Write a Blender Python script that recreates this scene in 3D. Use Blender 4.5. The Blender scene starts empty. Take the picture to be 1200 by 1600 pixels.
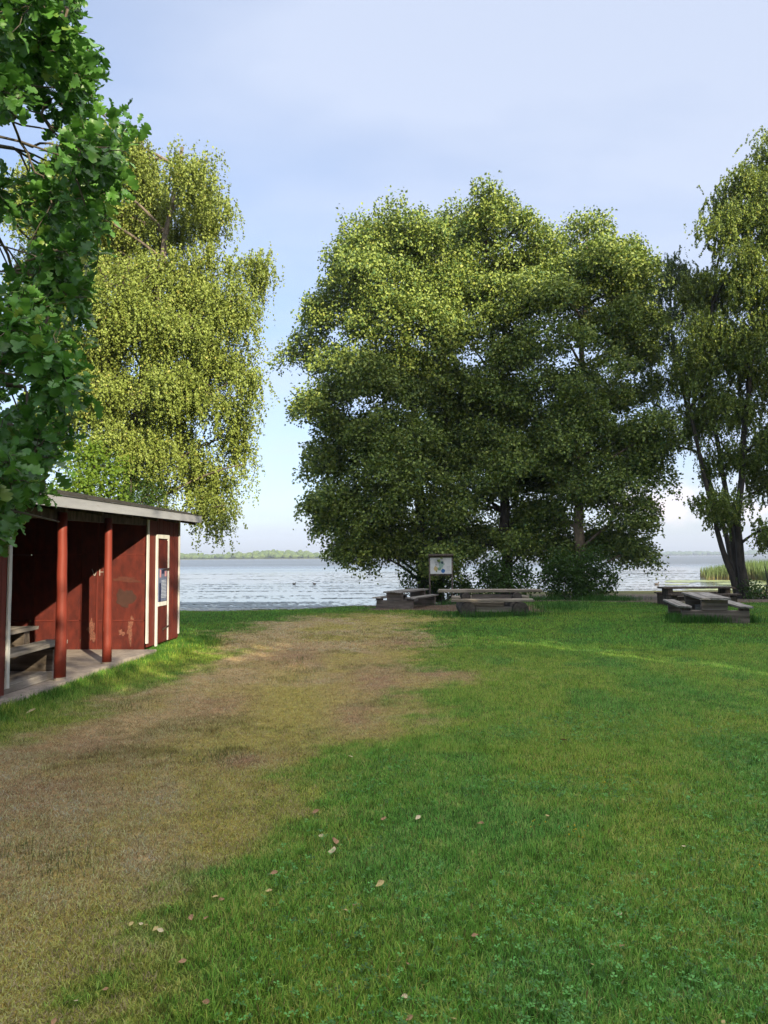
import bpy, math, random
import numpy as np
from mathutils import Matrix, Vector, Euler

SEED = 7
rng = np.random.default_rng(SEED)
random.seed(SEED)
sc = bpy.context.scene
COL = sc.collection

# ------------------------------------------------------------------ camera
F = 1155.0
H_CAM = 1.65
PITCH = math.atan(70 / F)
ROLL = math.radians(-0.35)
cam_d = bpy.data.cameras.new('camera')
cam = bpy.data.objects.new('camera', cam_d)
COL.objects.link(cam)
RM = Matrix.Rotation(math.radians(90) + PITCH, 3, 'X') @ Matrix.Rotation(ROLL, 3, 'Z')
cam.matrix_world = Matrix.Translation((0, 0, H_CAM)) @ RM.to_4x4()
cam_d.sensor_fit = 'VERTICAL'
cam_d.sensor_height = 36
cam_d.lens = 36 * F / 1600
cam_d.clip_end = 9000
cam_d.clip_start = 0.05
sc.camera = cam


def ray(px, py):
    return RM @ Vector(((px - 600) / F, (800 - py) / F, -1))


def P(px, py, Y):
    """world point on plane y = Y seen at the photo's pixel (measuring aid)"""
    d = ray(px, py)
    return Vector((d.x / d.y * Y, Y, H_CAM + d.z / d.y * Y))


def G(px, py, z=0.0):
    d = ray(px, py)
    t = (z - H_CAM) / d.z
    return Vector((d.x * t, d.y * t, z))


# ------------------------------------------------------------------ noise
_perm = np.random.default_rng(3).random((256, 256))


def vnoise(x, y):
    x = np.asarray(x, float); y = np.asarray(y, float)
    xi = np.floor(x).astype(int); yi = np.floor(y).astype(int)
    fx = x - xi; fy = y - yi
    fx = fx * fx * (3 - 2 * fx); fy = fy * fy * (3 - 2 * fy)
    a = _perm[xi & 255, yi & 255]; b = _perm[(xi + 1) & 255, yi & 255]
    c = _perm[xi & 255, (yi + 1) & 255]; d = _perm[(xi + 1) & 255, (yi + 1) & 255]
    return (a * (1 - fx) + b * fx) * (1 - fy) + (c * (1 - fx) + d * fx) * fy


def fbm(x, y, o=4):
    s = 0; a = 1; t = 0
    for k in range(o):
        s = s + a * vnoise(x * 2 ** k + 17.3 * k, y * 2 ** k + 9.1 * k); t += a; a *= .5
    return s / t


def sstep(a, b, x):
    t = np.clip((x - a) / (b - a), 0, 1)
    return t * t * (3 - 2 * t)


# ------------------------------------------------------------------ ground shape
def edge_y(x):
    return 24.6 + 2.6 * sstep(-5, 0.5, x) - .7 * sstep(6, 9, x) + (vnoise(np.asarray(x, float) * .9 + 4, np.asarray(x, float) * 0 + 2) - .5) * .5


def water_y(x):
    e = edge_y(x)
    far = e + 3.2
    far = far * (1 - sstep(0.5, 6, x)) + 45.0 * sstep(0.5, 6, x)
    return far


def ground_h(x, y):
    x = np.asarray(x, float); y = np.asarray(y, float)
    e = edge_y(x); w = water_y(x)
    z = -0.12 * sstep(20, 26, y) * (1 - sstep(2, 6, x))
    z = z - 0.38 * np.clip((y - e) / (w - e), 0, 1) - 0.12 * sstep(2, 6, x) * sstep(e, w, y)
    z = z - 0.9 * sstep(0, 14, y - w)
    z = z + (fbm(x * .35, y * .35) - .5) * .10 * (1 - sstep(22, 30, y)) * sstep(2, 5, np.abs(y) + np.abs(x))
    return z


# ------------------------------------------------------------------ ground colour (albedo of grass and soil)
def poly_dist(x, y, poly):
    """signed distance, negative inside"""
    x = np.asarray(x, float); y = np.asarray(y, float)
    d = np.full(x.shape, 1e9); inside = np.zeros(x.shape, bool)
    n = len(poly)
    for i in range(n):
        ax, ay = poly[i]; bx, by = poly[(i + 1) % n]
        ex, ey = bx - ax, by - ay
        t = np.clip(((x - ax) * ex + (y - ay) * ey) / (ex * ex + ey * ey + 1e-9), 0, 1)
        d = np.minimum(d, np.hypot(x - ax - t * ex, y - ay - t * ey))
        c = ((ay > y) != (by > y)) & (x < (bx - ax) * (y - ay) / (by - ay + 1e-12) + ax)
        inside ^= c
    return np.where(inside, -d, d)


def gpoly(pts):
    return [tuple(G(a, b)[:2]) for a, b in pts]


DRY = gpoly([(330, 992), (400, 975), (470, 962), (600, 958), (700, 966), (640, 978), (690, 992), (668, 1020), (640, 1040), (700, 1042), (780, 1050),
             (740, 1062), (665, 1078), (640, 1110), (590, 1145), (500, 1170), (470, 1200), (440, 1262),
             (350, 1340), (255, 1420), (170, 1500), (100, 1585), (40, 1760), (-900, 1760), (-900, 1300), (-300, 1170),
             (0, 1158), (60, 1135), (180, 1090), (270, 1060), (350, 1020)])
DIRT = [tuple(v) for v in [(-.6, 26.5), (-.5, 24.6), (1.2, 23.6), (3.0, 22.6), (4.6, 22.2), (5.2, 24.5), (4, 27.5), (0, 28.5)]]
SHORE_DIRT = [(9.5, 25.6), (22, 25.8), (22, 28), (9.0, 29)]

# gaussian splats: (px, py, rx, ry, colour, weight) -> ground coordinates
TAN = np.array([.600, .420, .210]); BRN = np.array([.440, .265, .155]); OLV = np.array([.480, .390, .100])
SAND = np.array([.580, .400, .200]); GRN = np.array([.205, .410, .065]); GRN2 = np.array([.300, .490, .070])
GRN3 = np.array([.150, .345, .070])


def dry_mask(x, y):
    n = (fbm(x * .9, y * .9) - .5) * 1.9 + (fbm(x * 3.5 + 5, y * 3.5) - .5) * 1.8 + (vnoise(x * 14, y * 14) - .5) * .7
    w = 0.32 + 0.02 * y
    m = 1 - sstep(-w, w, poly_dist(x, y, DRY) + n * (.35 + .03 * y))
    m2 = 1 - sstep(-.4, .4, poly_dist(x, y, DIRT) + n * .7)
    m3 = 1 - sstep(-.4, .4, poly_dist(x, y, SHORE_DIRT) + n * .5)
    return m, np.maximum(m2, m3)


def ground_col(x, y):
    x = np.asarray(x, float); y = np.asarray(y, float)
    m, dirt = dry_mask(x, y)
    n1 = fbm(x * .55 + 3, y * .55 + 8); n2 = fbm(x * 1.7 + 31, y * 1.7); n3 = fbm(x * 6, y * 6 + 4)
    g = GRN + (GRN2 - GRN) * sstep(.42, .66, n1)[..., None]
    g = g + (GRN3 - g) * sstep(.5, .7, n2)[..., None] * .7
    # yellower patches at the near left and streaks far right
    yl = np.exp(-(((x + .55) / .9) ** 2 + ((y - 2.9) / .7) ** 2))
    g = g + (np.array([.17, .27, .03]) - g) * (yl * .55)[..., None]
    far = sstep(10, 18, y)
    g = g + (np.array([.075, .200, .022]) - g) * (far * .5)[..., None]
    st = sstep(.55, .7, fbm(x * .25 + 9, y * .9 + 2)) * sstep(11, 14, y)
    g = g + (np.array([.19, .26, .03]) - g) * (st * .5)[..., None]
    # dry area colours
    c = OLV[None] * np.ones(x.shape + (3,)) if x.ndim else OLV
    uu = x * .94 + y * .34; vv = -x * .34 + y * .94
    tanw = sstep(.40, .60, fbm(x * .8 + 40, y * .8 + 4) * .30 + fbm(uu * 2.4 + 9, vv * .45 + 3) * .35 + fbm(x * 3 + 4, y * 3) * .25
                 + .16 * sstep(-1.2, -3.2, x) + .10 * sstep(9, 14, y) - .04)
    c = c + (TAN - c) * tanw[..., None]
    b = gauss(x, y, BR_C)
    c = c + (BRN - c) * np.clip(b * (.4 + n3), 0, 1)[..., None]
    s = gauss(x, y, SA_C)
    c = c + (SAND - c) * np.clip(s * (.3 + n3), 0, 1)[..., None]
    gp = sstep(.54, .70, fbm(x * 1.3 + 77, y * 1.3 + 5) * .6 + n3 * .4 + .05 * gauss(x, y, DG_C)) * .75
    c = c + (np.array([.125, .165, .055]) - c) * (gp * .5)[..., None]
    r = g * (1 - m[..., None]) + c * m[..., None]
    dcol = np.array([.22, .15, .105]) * (.6 + .8 * n3[..., None])
    r = r * (1 - dirt[..., None]) + dcol * dirt[..., None]
    # strip of mud, sand and washed-up weed beyond the lawn
    e = edge_y(x); wy = water_y(x)
    sh = sstep(-.7, .3, y - e + (n2 - .5) * 1.2)
    beach = np.array([.24, .19, .14]) * (.7 + .6 * n3[..., None])
    weed = np.array([.17, .17, .06]) * (.6 + .8 * n3[..., None])
    k = sstep(.45, .75, (y - e) / (wy - e) + (n2 - .5) * .5)
    beach = beach * (1 - k[..., None]) + weed * k[..., None]
    r = r * (1 - sh[..., None]) + beach * sh[..., None]
    return np.clip(r, .004, .6)


def _splat(l):
    o = []
    for px, py, rx, ry in l:
        c = G(px, py); a = G(px + rx, py); t = G(px, py - ry); bt = G(px, py + ry)
        o.append((c.x, (t.y + bt.y) / 2, abs(a.x - c.x), (t.y - bt.y) / 2))
    return o


def gauss(x, y, L):
    s = np.zeros(np.shape(x))
    for cx, cy, sx, sy in L:
        s = np.maximum(s, np.exp(-((x - cx) / sx) ** 2 - ((y - cy) / sy) ** 2))
    return s


BR_C = _splat([(590, 1070, 70, 45), (700, 1052, 80, 14), (560, 1120, 50, 30), (120, 1165, 130, 40), (60, 1240, 90, 50),
               (330, 1110, 60, 30), (630, 1005, 60, 12), (450, 1030, 70, 22), (380, 1190, 60, 14)])
DG_C = _splat([(60, 1190, 110, 40), (250, 1140, 90, 26), (120, 1320, 40, 20), (200, 1160, 80, 20), (340, 1185, 50, 12), (450, 1050, 60, 14)])
SA_C = _splat([(10, 1330, 130, 60), (120, 1260, 120, 40), (330, 1060, 90, 25), (240, 1130, 110, 25), (400, 1000, 60, 10), (20, 1200, 60, 30)])


# ------------------------------------------------------------------ object helpers
def tag(o, label=None, cat=None, group=None, kind=None):
    if label: o['label'] = label
    if cat: o['category'] = cat
    if group: o['group'] = group
    if kind: o['kind'] = kind
    return o


def link(o, parent=None):
    COL.objects.link(o)
    if parent: o.parent = parent
    return o


def empty(name, loc=(0, 0, 0), rz=0):
    o = bpy.data.objects.new(name, None)
    o.location = loc; o.rotation_euler = (0, 0, rz)
    o.empty_display_size = .3
    return link(o)


def mesh_np(name, verts, faces_idx, counts, mat, parent=None, smooth=False, col=None):
    me = bpy.data.meshes.new(name)
    verts = np.ascontiguousarray(verts, dtype=np.float32)
    idx = np.ascontiguousarray(faces_idx, dtype=np.int32).ravel()
    counts = np.asarray(counts, dtype=np.int32)
    me.vertices.add(len(verts)); me.vertices.foreach_set('co', verts.ravel())
    me.loops.add(len(idx)); me.loops.foreach_set('vertex_index', idx)
    me.polygons.add(len(counts))
    st = np.zeros(len(counts), dtype=np.int32); st[1:] = np.cumsum(counts)[:-1]
    me.polygons.foreach_set('loop_start', st)
    if smooth: me.polygons.foreach_set('use_smooth', np.ones(len(counts), dtype=bool))
    me.update(calc_edges=True)
    if col is not None:
        a = me.color_attributes.new('Col', 'FLOAT_COLOR', 'POINT')
        c = np.ones((len(verts), 4), dtype=np.float32); c[:, :3] = col
        a.data.foreach_set('color', c.ravel())
    me.materials.append(mat)
    o = bpy.data.objects.new(name, me)
    return link(o, parent)


class MB:
    def __init__(s): s.v = []; s.f = []

    def box(s, c, size, rot=None, jit=0.0, taper=None):
        n = len(s.v)
        M = Euler(rot).to_matrix() if rot else None
        for dz in (-.5, .5):
            for dx, dy in ((-.5, -.5), (.5, -.5), (.5, .5), (-.5, .5)):
                p = Vector((dx * size[0], dy * size[1], dz * size[2]))
                if jit: p += Vector([random.uniform(-jit, jit) for _ in range(3)])
                if M: p = M @ p
                s.v.append(tuple(p + Vector(c)))
        for q in ((0, 3, 2, 1), (4, 5, 6, 7), (0, 1, 5, 4), (1, 2, 6, 5), (2, 3, 7, 6), (3, 0, 4, 7)):
            s.f.append([n + i for i in q])
        return s

    def plank(s, c, size, axis=0, seg=8, jit=.004, rot=None):
        """long board with slightly wavy edges, long side on the given axis"""
        n0 = len(s.v); L = size[axis]; o = [a for a in (0, 1, 2) if a != axis]
        M = Euler(rot).to_matrix() if rot else Matrix.Identity(3)
        for i in range(seg + 1):
            t = -L / 2 + L * i / seg
            for a, b in ((-.5, -.5), (.5, -.5), (.5, .5), (-.5, .5)):
                p = [0, 0, 0]
                p[axis] = t + (random.uniform(-jit, jit) * 3 if i in (0, seg) else 0)
                p[o[0]] = a * size[o[0]] + random.uniform(-jit, jit)
                p[o[1]] = b * size[o[1]] + random.uniform(-jit, jit) * .5
                s.v.append(tuple(M @ Vector(p) + Vector(c)))
        for i in range(seg):
            for k in range(4):
                a = n0 + i * 4 + k; b = n0 + i * 4 + (k + 1) % 4
                s.f.append([a, b, b + 4, a + 4])
        s.f.append([n0 + 3, n0 + 2, n0 + 1, n0]); e = n0 + seg * 4
        s.f.append([e, e + 1, e + 2, e + 3])
        return s

    def tube(s, pts, rad, sides=8, cap=True, wob=0.0):
        pts = [Vector(p) for p in pts]; n0 = len(s.v); K = len(pts)
        for i, p in enumerate(pts):
            d = (pts[min(i + 1, K - 1)] - pts[max(i - 1, 0)]).normalized()
            ref = Vector((0, 1, 0)) if abs(d.y) < .9 else Vector((1, 0, 0))
            a = d.cross(ref).normalized(); b = d.cross(a)
            r = rad[i] if hasattr(rad, '__len__') else rad
            for k in range(sides):
                t = 2 * math.pi * k / sides
                rr = r * (1 + (random.uniform(-wob, wob) if wob else 0))
                s.v.append(tuple(p + (a * math.cos(t) + b * math.sin(t)) * rr))
        for i in range(K - 1):
            for k in range(sides):
                a = n0 + i * sides + k; b = n0 + i * sides + (k + 1) % sides
                s.f.append([a, b, b + sides, a + sides])
        if cap:
            s.f.append([n0 + k for k in range(sides)][::-1])
            s.f.append([n0 + (K - 1) * sides + k for k in range(sides)])
        return s

    def poly(s, pts):
        n = len(s.v); s.v += [tuple(p) for p in pts]; s.f.append(list(range(n, n + len(pts)))); return s

    def build(s, name, mat, parent=None, smooth=False, bevel=0):
        me = bpy.data.meshes.new(name); me.from_pydata(s.v, [], s.f); me.update()
        if smooth:
            me.polygons.foreach_set('use_smooth', [True] * len(me.polygons))
        me.materials.append(mat)
        o = link(bpy.data.objects.new(name, me), parent)
        if bevel:
            m = o.modifiers.new('bevel', 'BEVEL'); m.width = bevel; m.segments = 2; m.limit_method = 'ANGLE'
        return o


# ------------------------------------------------------------------ materials
def mat_new(name):
    m = bpy.data.materials.new(name); m.use_nodes = True
    nt = m.node_tree
    return m, nt, nt.nodes['Principled BSDF'], nt.nodes['Material Output']


def N(nt, t, **k):
    n = nt.nodes.new(t)
    for a, b in k.items():
        if a in n.inputs.keys() if hasattr(n.inputs, 'keys') else False: n.inputs[a].default_value = b
        else: setattr(n, a, b)
    return n


def ramp(nt, fac, stops, interp='LINEAR'):
    r = nt.nodes.new('ShaderNodeValToRGB'); r.color_ramp.interpolation = interp
    el = r.color_ramp.elements
    while len(el) < len(stops): el.new(.5)
    for e, (p, c) in zip(el, stops):
        e.position = p; e.color = (*c, 1) if len(c) == 3 else c
    nt.links.new(fac, r.inputs['Fac']); return r.outputs['Color']


def mixc(nt, f, a, b, mode='MIX'):
    m = nt.nodes.new('ShaderNodeMix'); m.data_type = 'RGBA'; m.blend_type = mode
    for i, v in ((0, f), (6, a), (7, b)):
        if isinstance(v, bpy.types.NodeSocket): nt.links.new(v, m.inputs[i])
        elif i == 0: m.inputs[0].default_value = v
        else: m.inputs[i].default_value = (*v, 1)
    return m.outputs[2]


def noise(nt, scale, detail=4, rough=.55, vec=None, mapping=None, coord='Object'):
    tc = nt.nodes.new('ShaderNodeTexCoord'); v = vec or tc.outputs[coord]
    if mapping:
        mp = nt.nodes.new('ShaderNodeMapping'); mp.inputs['Scale'].default_value = mapping
        nt.links.new(v, mp.inputs['Vector']); v = mp.outputs['Vector']
    n = nt.nodes.new('ShaderNodeTexNoise'); n.inputs['Scale'].default_value = scale
    n.inputs['Detail'].default_value = detail; n.inputs['Roughness'].default_value = rough
    nt.links.new(v, n.inputs['Vector']); return n.outputs['Fac']


def bump(nt, h, bsdf, strength=.3, dist=.01):
    b = nt.nodes.new('ShaderNodeBump'); b.inputs['Strength'].default_value = strength; b.inputs['Distance'].default_value = dist
    nt.links.new(h, b.inputs['Height']); nt.links.new(b.outputs['Normal'], bsdf.inputs['Normal'])


def leaf_mat(name, c1, c2, c3, trans=.35, tcol=(.12, .2, .02), rough=.5, spec=.3):
    m, nt, p, out = mat_new(name)
    g = nt.nodes.new('ShaderNodeNewGeometry')
    c = ramp(nt, g.outputs['Random Per Island'], [(0, c1), (.55, c2), (.93, c2), (1, c3)])
    n = noise(nt, .45, 3)
    c = mixc(nt, n, c, mixc(nt, 1.0, c, (.75, .85, .8), 'MULTIPLY'))
    nt.links.new(c, p.inputs['Base Color'])
    p.inputs['Roughness'].default_value = rough; p.inputs['Specular IOR Level'].default_value = spec
    t = nt.nodes.new('ShaderNodeBsdfTranslucent')
    tc = mixc(nt, .5, c, tcol)
    nt.links.new(tc, t.inputs['Color'])
    mx = nt.nodes.new('ShaderNodeMixShader'); mx.inputs[0].default_value = trans
    nt.links.new(p.outputs[0], mx.inputs[1]); nt.links.new(t.outputs[0], mx.inputs[2])
    nt.links.new(mx.outputs[0], out.inputs['Surface'])
    return m


def wood_mat(name, c1, c2, c3, mapping, rough=.85, bs=.5, scale=1.0):
    m, nt, p, out = mat_new(name)
    a = noise(nt, 14 * scale, 6, .65, mapping=mapping)
    c = ramp(nt, a, [(.28, c1), (.5, c2), (.72, c3)])
    b = noise(nt, 3.0, 4)
    c = mixc(nt, ramp(nt, b, [(.4, (0, 0, 0)), (.7, (.6, .6, .6))]), c, mixc(nt, 1, c, (.6, .62, .58), 'MULTIPLY'))
    nt.links.new(c, p.inputs['Base Color'])
    p.inputs['Roughness'].default_value = rough; p.inputs['Specular IOR Level'].default_value = .25
    bump(nt, a, p, bs, .012)
    return m


def paint_mat(name, c1, c2, wear, mapping=(1, 1, .12), wear_lo=.62, wear_hi=.72, rough=.6):
    m, nt, p, out = mat_new(name)
    a = noise(nt, 9, 5, .6, mapping=mapping)
    c = ramp(nt, a, [(.3, c1), (.7, c2)])
    b = noise(nt, 26, 6, .7, mapping=mapping)
    w = ramp(nt, b, [(wear_lo, (0, 0, 0)), (wear_hi, (1, 1, 1))])
    c = mixc(nt, w, c, wear)
    nt.links.new(c, p.inputs['Base Color']); p.inputs['Roughness'].default_value = rough
    p.inputs['Specular IOR Level'].default_value = .3
    bump(nt, b, p, .25, .006)
    return m


M_ALDER = leaf_mat('alder_leaf', (.045, .105, .032), (.245, .30, .062), (.38, .38, .09), tcol=(.20, .28, .03), trans=.16)
M_BIRCH = leaf_mat('birch_leaf', (.16, .21, .045), (.25, .30, .065), (.38, .34, .09), tcol=(.22, .26, .02), trans=.22)
M_BIRCH2 = leaf_mat('birch_leaf_right', (.05, .10, .028), (.22, .275, .050), (.36, .33, .06), tcol=(.20, .22, .02), trans=.2)
M_WILLOW = leaf_mat('willow_leaf', (.035, .07, .028), (.09, .135, .05), (.12, .12, .04), tcol=(.12, .15, .03))
M_OAK = leaf_mat('oak_leaf', (.035, .10, .022), (.095, .23, .040), (.24, .30, .06), tcol=(.08, .22, .02), trans=.3, rough=.42, spec=.45)
M_BUSH = leaf_mat('bush_leaf', (.030, .070, .015), (.060, .12, .02), (.12, .16, .03), tcol=(.12, .2, .02))
M_HAZEL = leaf_mat('hazel_leaf', (.09, .16, .018), (.14, .22, .022), (.22, .25, .03), tcol=(.16, .26, .02))


def bark_mat(name, c1, c2, mapping=(1, 1, .2), scale=9):
    m, nt, p, out = mat_new(name)
    a = noise(nt, scale, 7, .7, mapping=mapping)
    nt.links.new(ramp(nt, a, [(.35, c1), (.65, c2)]), p.inputs['Base Color'])
    p.inputs['Roughness'].default_value = .9; bump(nt, a, p, .8, .03)
    return m


M_BARK = bark_mat('alder_bark', (.025, .02, .016), (.085, .07, .055))
M_BARK_B = bark_mat('birch_bark', (.035, .028, .024), (.22, .18, .14), (1, 1, .6), 5)
M_BARK_P = bark_mat('pale_bark', (.08, .06, .045), (.28, .21, .14), (1, 1, .5), 4)
M_BARK_O = bark_mat('oak_bark', (.04, .032, .025), (.13, .105, .08))

# ground
M_GROUND, nt, p, out = mat_new('ground')
at = nt.nodes.new('ShaderNodeAttribute'); at.attribute_name = 'Col'
n1 = noise(nt, 9, 6, .6); n2 = noise(nt, 70, 4, .6, mapping=(1, .45, 1))
f = ramp(nt, n1, [(.3, (.45, .45, .45)), (.7, (1.05, 1.05, 1.05))])
f2 = ramp(nt, n2, [(.3, (.5, .5, .5)), (.7, (1.1, 1.1, 1.1))])
c = mixc(nt, 1, at.outputs['Color'], f, 'MULTIPLY'); c = mixc(nt, 1, c, f2, 'MULTIPLY')
nt.links.new(c, p.inputs['Base Color']); p.inputs['Roughness'].default_value = .95
p.inputs['Specular IOR Level'].default_value = .1
bump(nt, n1, p, .7, .03)

# grass blades
M_GRASS, nt, p, out = mat_new('grass')
at = nt.nodes.new('ShaderNodeAttribute'); at.attribute_name = 'Col'
nt.links.new(at.outputs['Color'], p.inputs['Base Color'])
p.inputs['Roughness'].default_value = .5; p.inputs['Specular IOR Level'].default_value = .25
t = nt.nodes.new('ShaderNodeBsdfTranslucent'); nt.links.new(at.outputs['Color'], t.inputs['Color'])
mx = nt.nodes.new('ShaderNodeMixShader'); mx.inputs[0].default_value = .42
nt.links.new(p.outputs[0], mx.inputs[1]); nt.links.new(t.outputs[0], mx.inputs[2]); nt.links.new(mx.outputs[0], out.inputs['Surface'])

# water
M_WATER, nt, p, out = mat_new('water')
p.inputs['Base Color'].default_value = (.10, .11, .115, 1)
p.inputs['IOR'].default_value = 1.33
geo = nt.nodes.new('ShaderNodeNewGeometry')
sep = nt.nodes.new('ShaderNodeSeparateXYZ'); nt.links.new(geo.outputs['Position'], sep.inputs[0])
mr = nt.nodes.new('ShaderNodeMapRange'); mr.inputs['From Min'].default_value = 90; mr.inputs['From Max'].default_value = 200
nt.links.new(sep.outputs['Y'], mr.inputs['Value'])
patch = noise(nt, .02, 4, .6, vec=geo.outputs['Position'], mapping=(.35, 1.6, 1))
ad = nt.nodes.new('ShaderNodeMath'); ad.operation = 'MULTIPLY_ADD'
nt.links.new(patch, ad.inputs[0]); ad.inputs[1].default_value = .9; ad.inputs[2].default_value = -.45
ad2 = nt.nodes.new('ShaderNodeMath'); ad2.operation = 'ADD'; ad2.use_clamp = True
nt.links.new(mr.outputs[0], ad2.inputs[0]); nt.links.new(ad.outputs[0], ad2.inputs[1])
rip = noise(nt, 1.6, 5, .65, vec=geo.outputs['Position'], mapping=(.6, 1.3, 1))
rr = nt.nodes.new('ShaderNodeMapRange'); rr.inputs['To Min'].default_value = .06; rr.inputs['To Max'].default_value = .38
nt.links.new(ad2.outputs[0], rr.inputs['Value']); nt.links.new(rr.outputs[0], p.inputs['Roughness'])
bs = nt.nodes.new('ShaderNodeMapRange'); bs.inputs['To Min'].default_value = .018; bs.inputs['To Max'].default_value = .30
nt.links.new(ad2.outputs[0], bs.inputs['Value'])
b = nt.nodes.new('ShaderNodeBump'); b.inputs['Distance'].default_value = .25
nt.links.new(bs.outputs[0], b.inputs['Strength']); nt.links.new(rip, b.inputs['Height']); nt.links.new(b.outputs[0], p.inputs['Normal'])

# painted wood, metal, concrete
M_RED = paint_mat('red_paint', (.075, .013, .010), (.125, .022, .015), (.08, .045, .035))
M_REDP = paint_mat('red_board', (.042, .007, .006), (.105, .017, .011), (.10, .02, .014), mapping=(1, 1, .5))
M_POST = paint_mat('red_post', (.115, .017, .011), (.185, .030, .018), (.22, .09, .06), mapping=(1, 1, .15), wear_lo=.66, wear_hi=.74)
M_WHITE = paint_mat('white_paint', (.42, .42, .42), (.58, .57, .56), (.36, .33, .29), mapping=(1, 1, .3), wear_lo=.66, wear_hi=.76)
M_FASC = paint_mat('grey_white_paint', (.23, .24, .27), (.31, .32, .355), (.22, .20, .19), mapping=(1, .15, 1), wear_lo=.6, wear_hi=.7)
M_ROOF, nt, p, out = mat_new('roof_felt')
a = noise(nt, 6, 6, .7); nt.links.new(ramp(nt, a, [(.35, (.010, .010, .010)), (.7, (.035, .032, .028))]), p.inputs['Base Color'])
p.inputs['Roughness'].default_value = .9; bump(nt, a, p, .5, .02)
M_CONC, nt, p, out = mat_new('concrete')
a = noise(nt, 7, 8, .7); nt.links.new(ramp(nt, a, [(.3, (.16, .13, .115)), (.55, (.28, .24, .215)), (.75, (.36, .32, .28))]), p.inputs['Base Color'])
p.inputs['Roughness'].default_value = .9; bump(nt, a, p, .4, .01)
M_WGREY_Y = wood_mat('weathered_wood_long', (.09, .08, .072), (.24, .215, .195), (.42, .39, .36), (1, .06, 1))
M_WGREY_X = wood_mat('weathered_wood_cross', (.06, .048, .04), (.15, .12, .10), (.26, .22, .19), (.06, 1, 1))
M_WLOG_X = wood_mat('log_wood', (.10, .08, .06), (.24, .20, .16), (.40, .35, .29), (.06, 1, 1))
M_WDARK = wood_mat('dark_wood', (.03, .024, .02), (.08, .06, .05), (.15, .12, .10), (1, 1, .2))
M_WEND = wood_mat('log_end', (.025, .02, .018), (.07, .058, .05), (.12, .10, .085), (1, .1, 1))


def plain(name, c, rough=.6, var=.25, scale=12):
    m, nt, p, out = mat_new(name)
    a = noise(nt, scale, 5)
    lo = tuple(x * (1 - var) for x in c); hi = tuple(min(1, x * (1 + var)) for x in c)
    nt.links.new(ramp(nt, a, [(.3, lo), (.7, hi)]), p.inputs['Base Color']); p.inputs['Roughness'].default_value = rough
    return m


M_IRON = plain('rusty_iron', (.04, .022, .016), .7)
M_STAIN = plain('sooty_stain', (.040, .014, .010), .9)
M_CHALK = plain('bare_scuff', (.135, .050, .034), .9, .5, 40)
M_CHALKW = plain('chalk_white', (.28, .24, .22), .9, .3, 60)
M_DUST = plain('brown_scuff', (.075, .018, .011), .9)

# ------------------------------------------------------------------ world and light
SUN_EL = math.radians(21)
SUN_TO = Vector((.51, -.86, 0)).normalized()          # horizontal direction towards the sun
az = math.atan2(SUN_TO.x, SUN_TO.y)
w = bpy.data.worlds.new('World'); sc.world = w; w.use_nodes = True
nt = w.node_tree; nt.nodes.clear()
out = nt.nodes.new('ShaderNodeOutputWorld'); bg = nt.nodes.new('ShaderNodeBackground')
sky = nt.nodes.new('ShaderNodeTexSky'); sky.sky_type = 'NISHITA'; sky.sun_disc = False
sky.sun_elevation = SUN_EL; sky.sun_rotation = az; sky.dust_density = 1.2; sky.ozone_density = 1.6; sky.air_density = 1.0
tc = nt.nodes.new('ShaderNodeTexCoord')
sp = nt.nodes.new('ShaderNodeSeparateXYZ'); nt.links.new(tc.outputs['Generated'], sp.inputs[0])


def math_(nt, op, a, b=None, clamp=False):
    m = nt.nodes.new('ShaderNodeMath'); m.operation = op; m.use_clamp = clamp
    for i, v in enumerate((a, b)):
        if v is None: continue
        if isinstance(v, bpy.types.NodeSocket): nt.links.new(v, m.inputs[i])
        else: m.inputs[i].default_value = v
    return m.outputs[0]


den = math_(nt, 'ADD', math_(nt, 'MAXIMUM', sp.outputs['Z'], 0.0), .22)
cx = math_(nt, 'DIVIDE', sp.outputs['X'], den); cy = math_(nt, 'DIVIDE', sp.outputs['Y'], den)
cb = nt.nodes.new('ShaderNodeCombineXYZ'); nt.links.new(cx, cb.inputs[0]); nt.links.new(cy, cb.inputs[1])
nz = noise(nt, 1.15, 5, .5, vec=cb.outputs[0], mapping=(.8, 1.5, 1))
veil = ramp(nt, nz, [(.36, (.36, .36, .36)), (.66, (.92, .92, .92))])
# more veil high up and to the right
up = math_(nt, 'MULTIPLY', math_(nt, 'SUBTRACT', sp.outputs['Z'], .28), .7, )
rt_ = math_(nt, 'MULTIPLY', math_(nt, 'MULTIPLY', math_(nt, 'ADD', sp.outputs['X'], .12), sp.outputs['Z']), 1.6)
vf = math_(nt, 'ADD', math_(nt, 'ADD', veil, up), rt_, True)
SKYK = 0.13
skyc = nt.nodes.new('ShaderNodeMix'); skyc.data_type = 'RGBA'; skyc.blend_type = 'MULTIPLY'; skyc.inputs[0].default_value = 1
nt.links.new(sky.outputs[0], skyc.inputs[6]); nt.links.new(ramp(nt, sp.outputs['Z'], [(.0, (.60, .64, .76)), (.16, (.68, .70, .80)), (.4, (.76, .78, .84))]), skyc.inputs[7])
CLOUD = (2.85, 3.10, 3.72)
c1 = mixc(nt, math_(nt, 'MULTIPLY', vf, .72), skyc.outputs[2], CLOUD)
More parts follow.
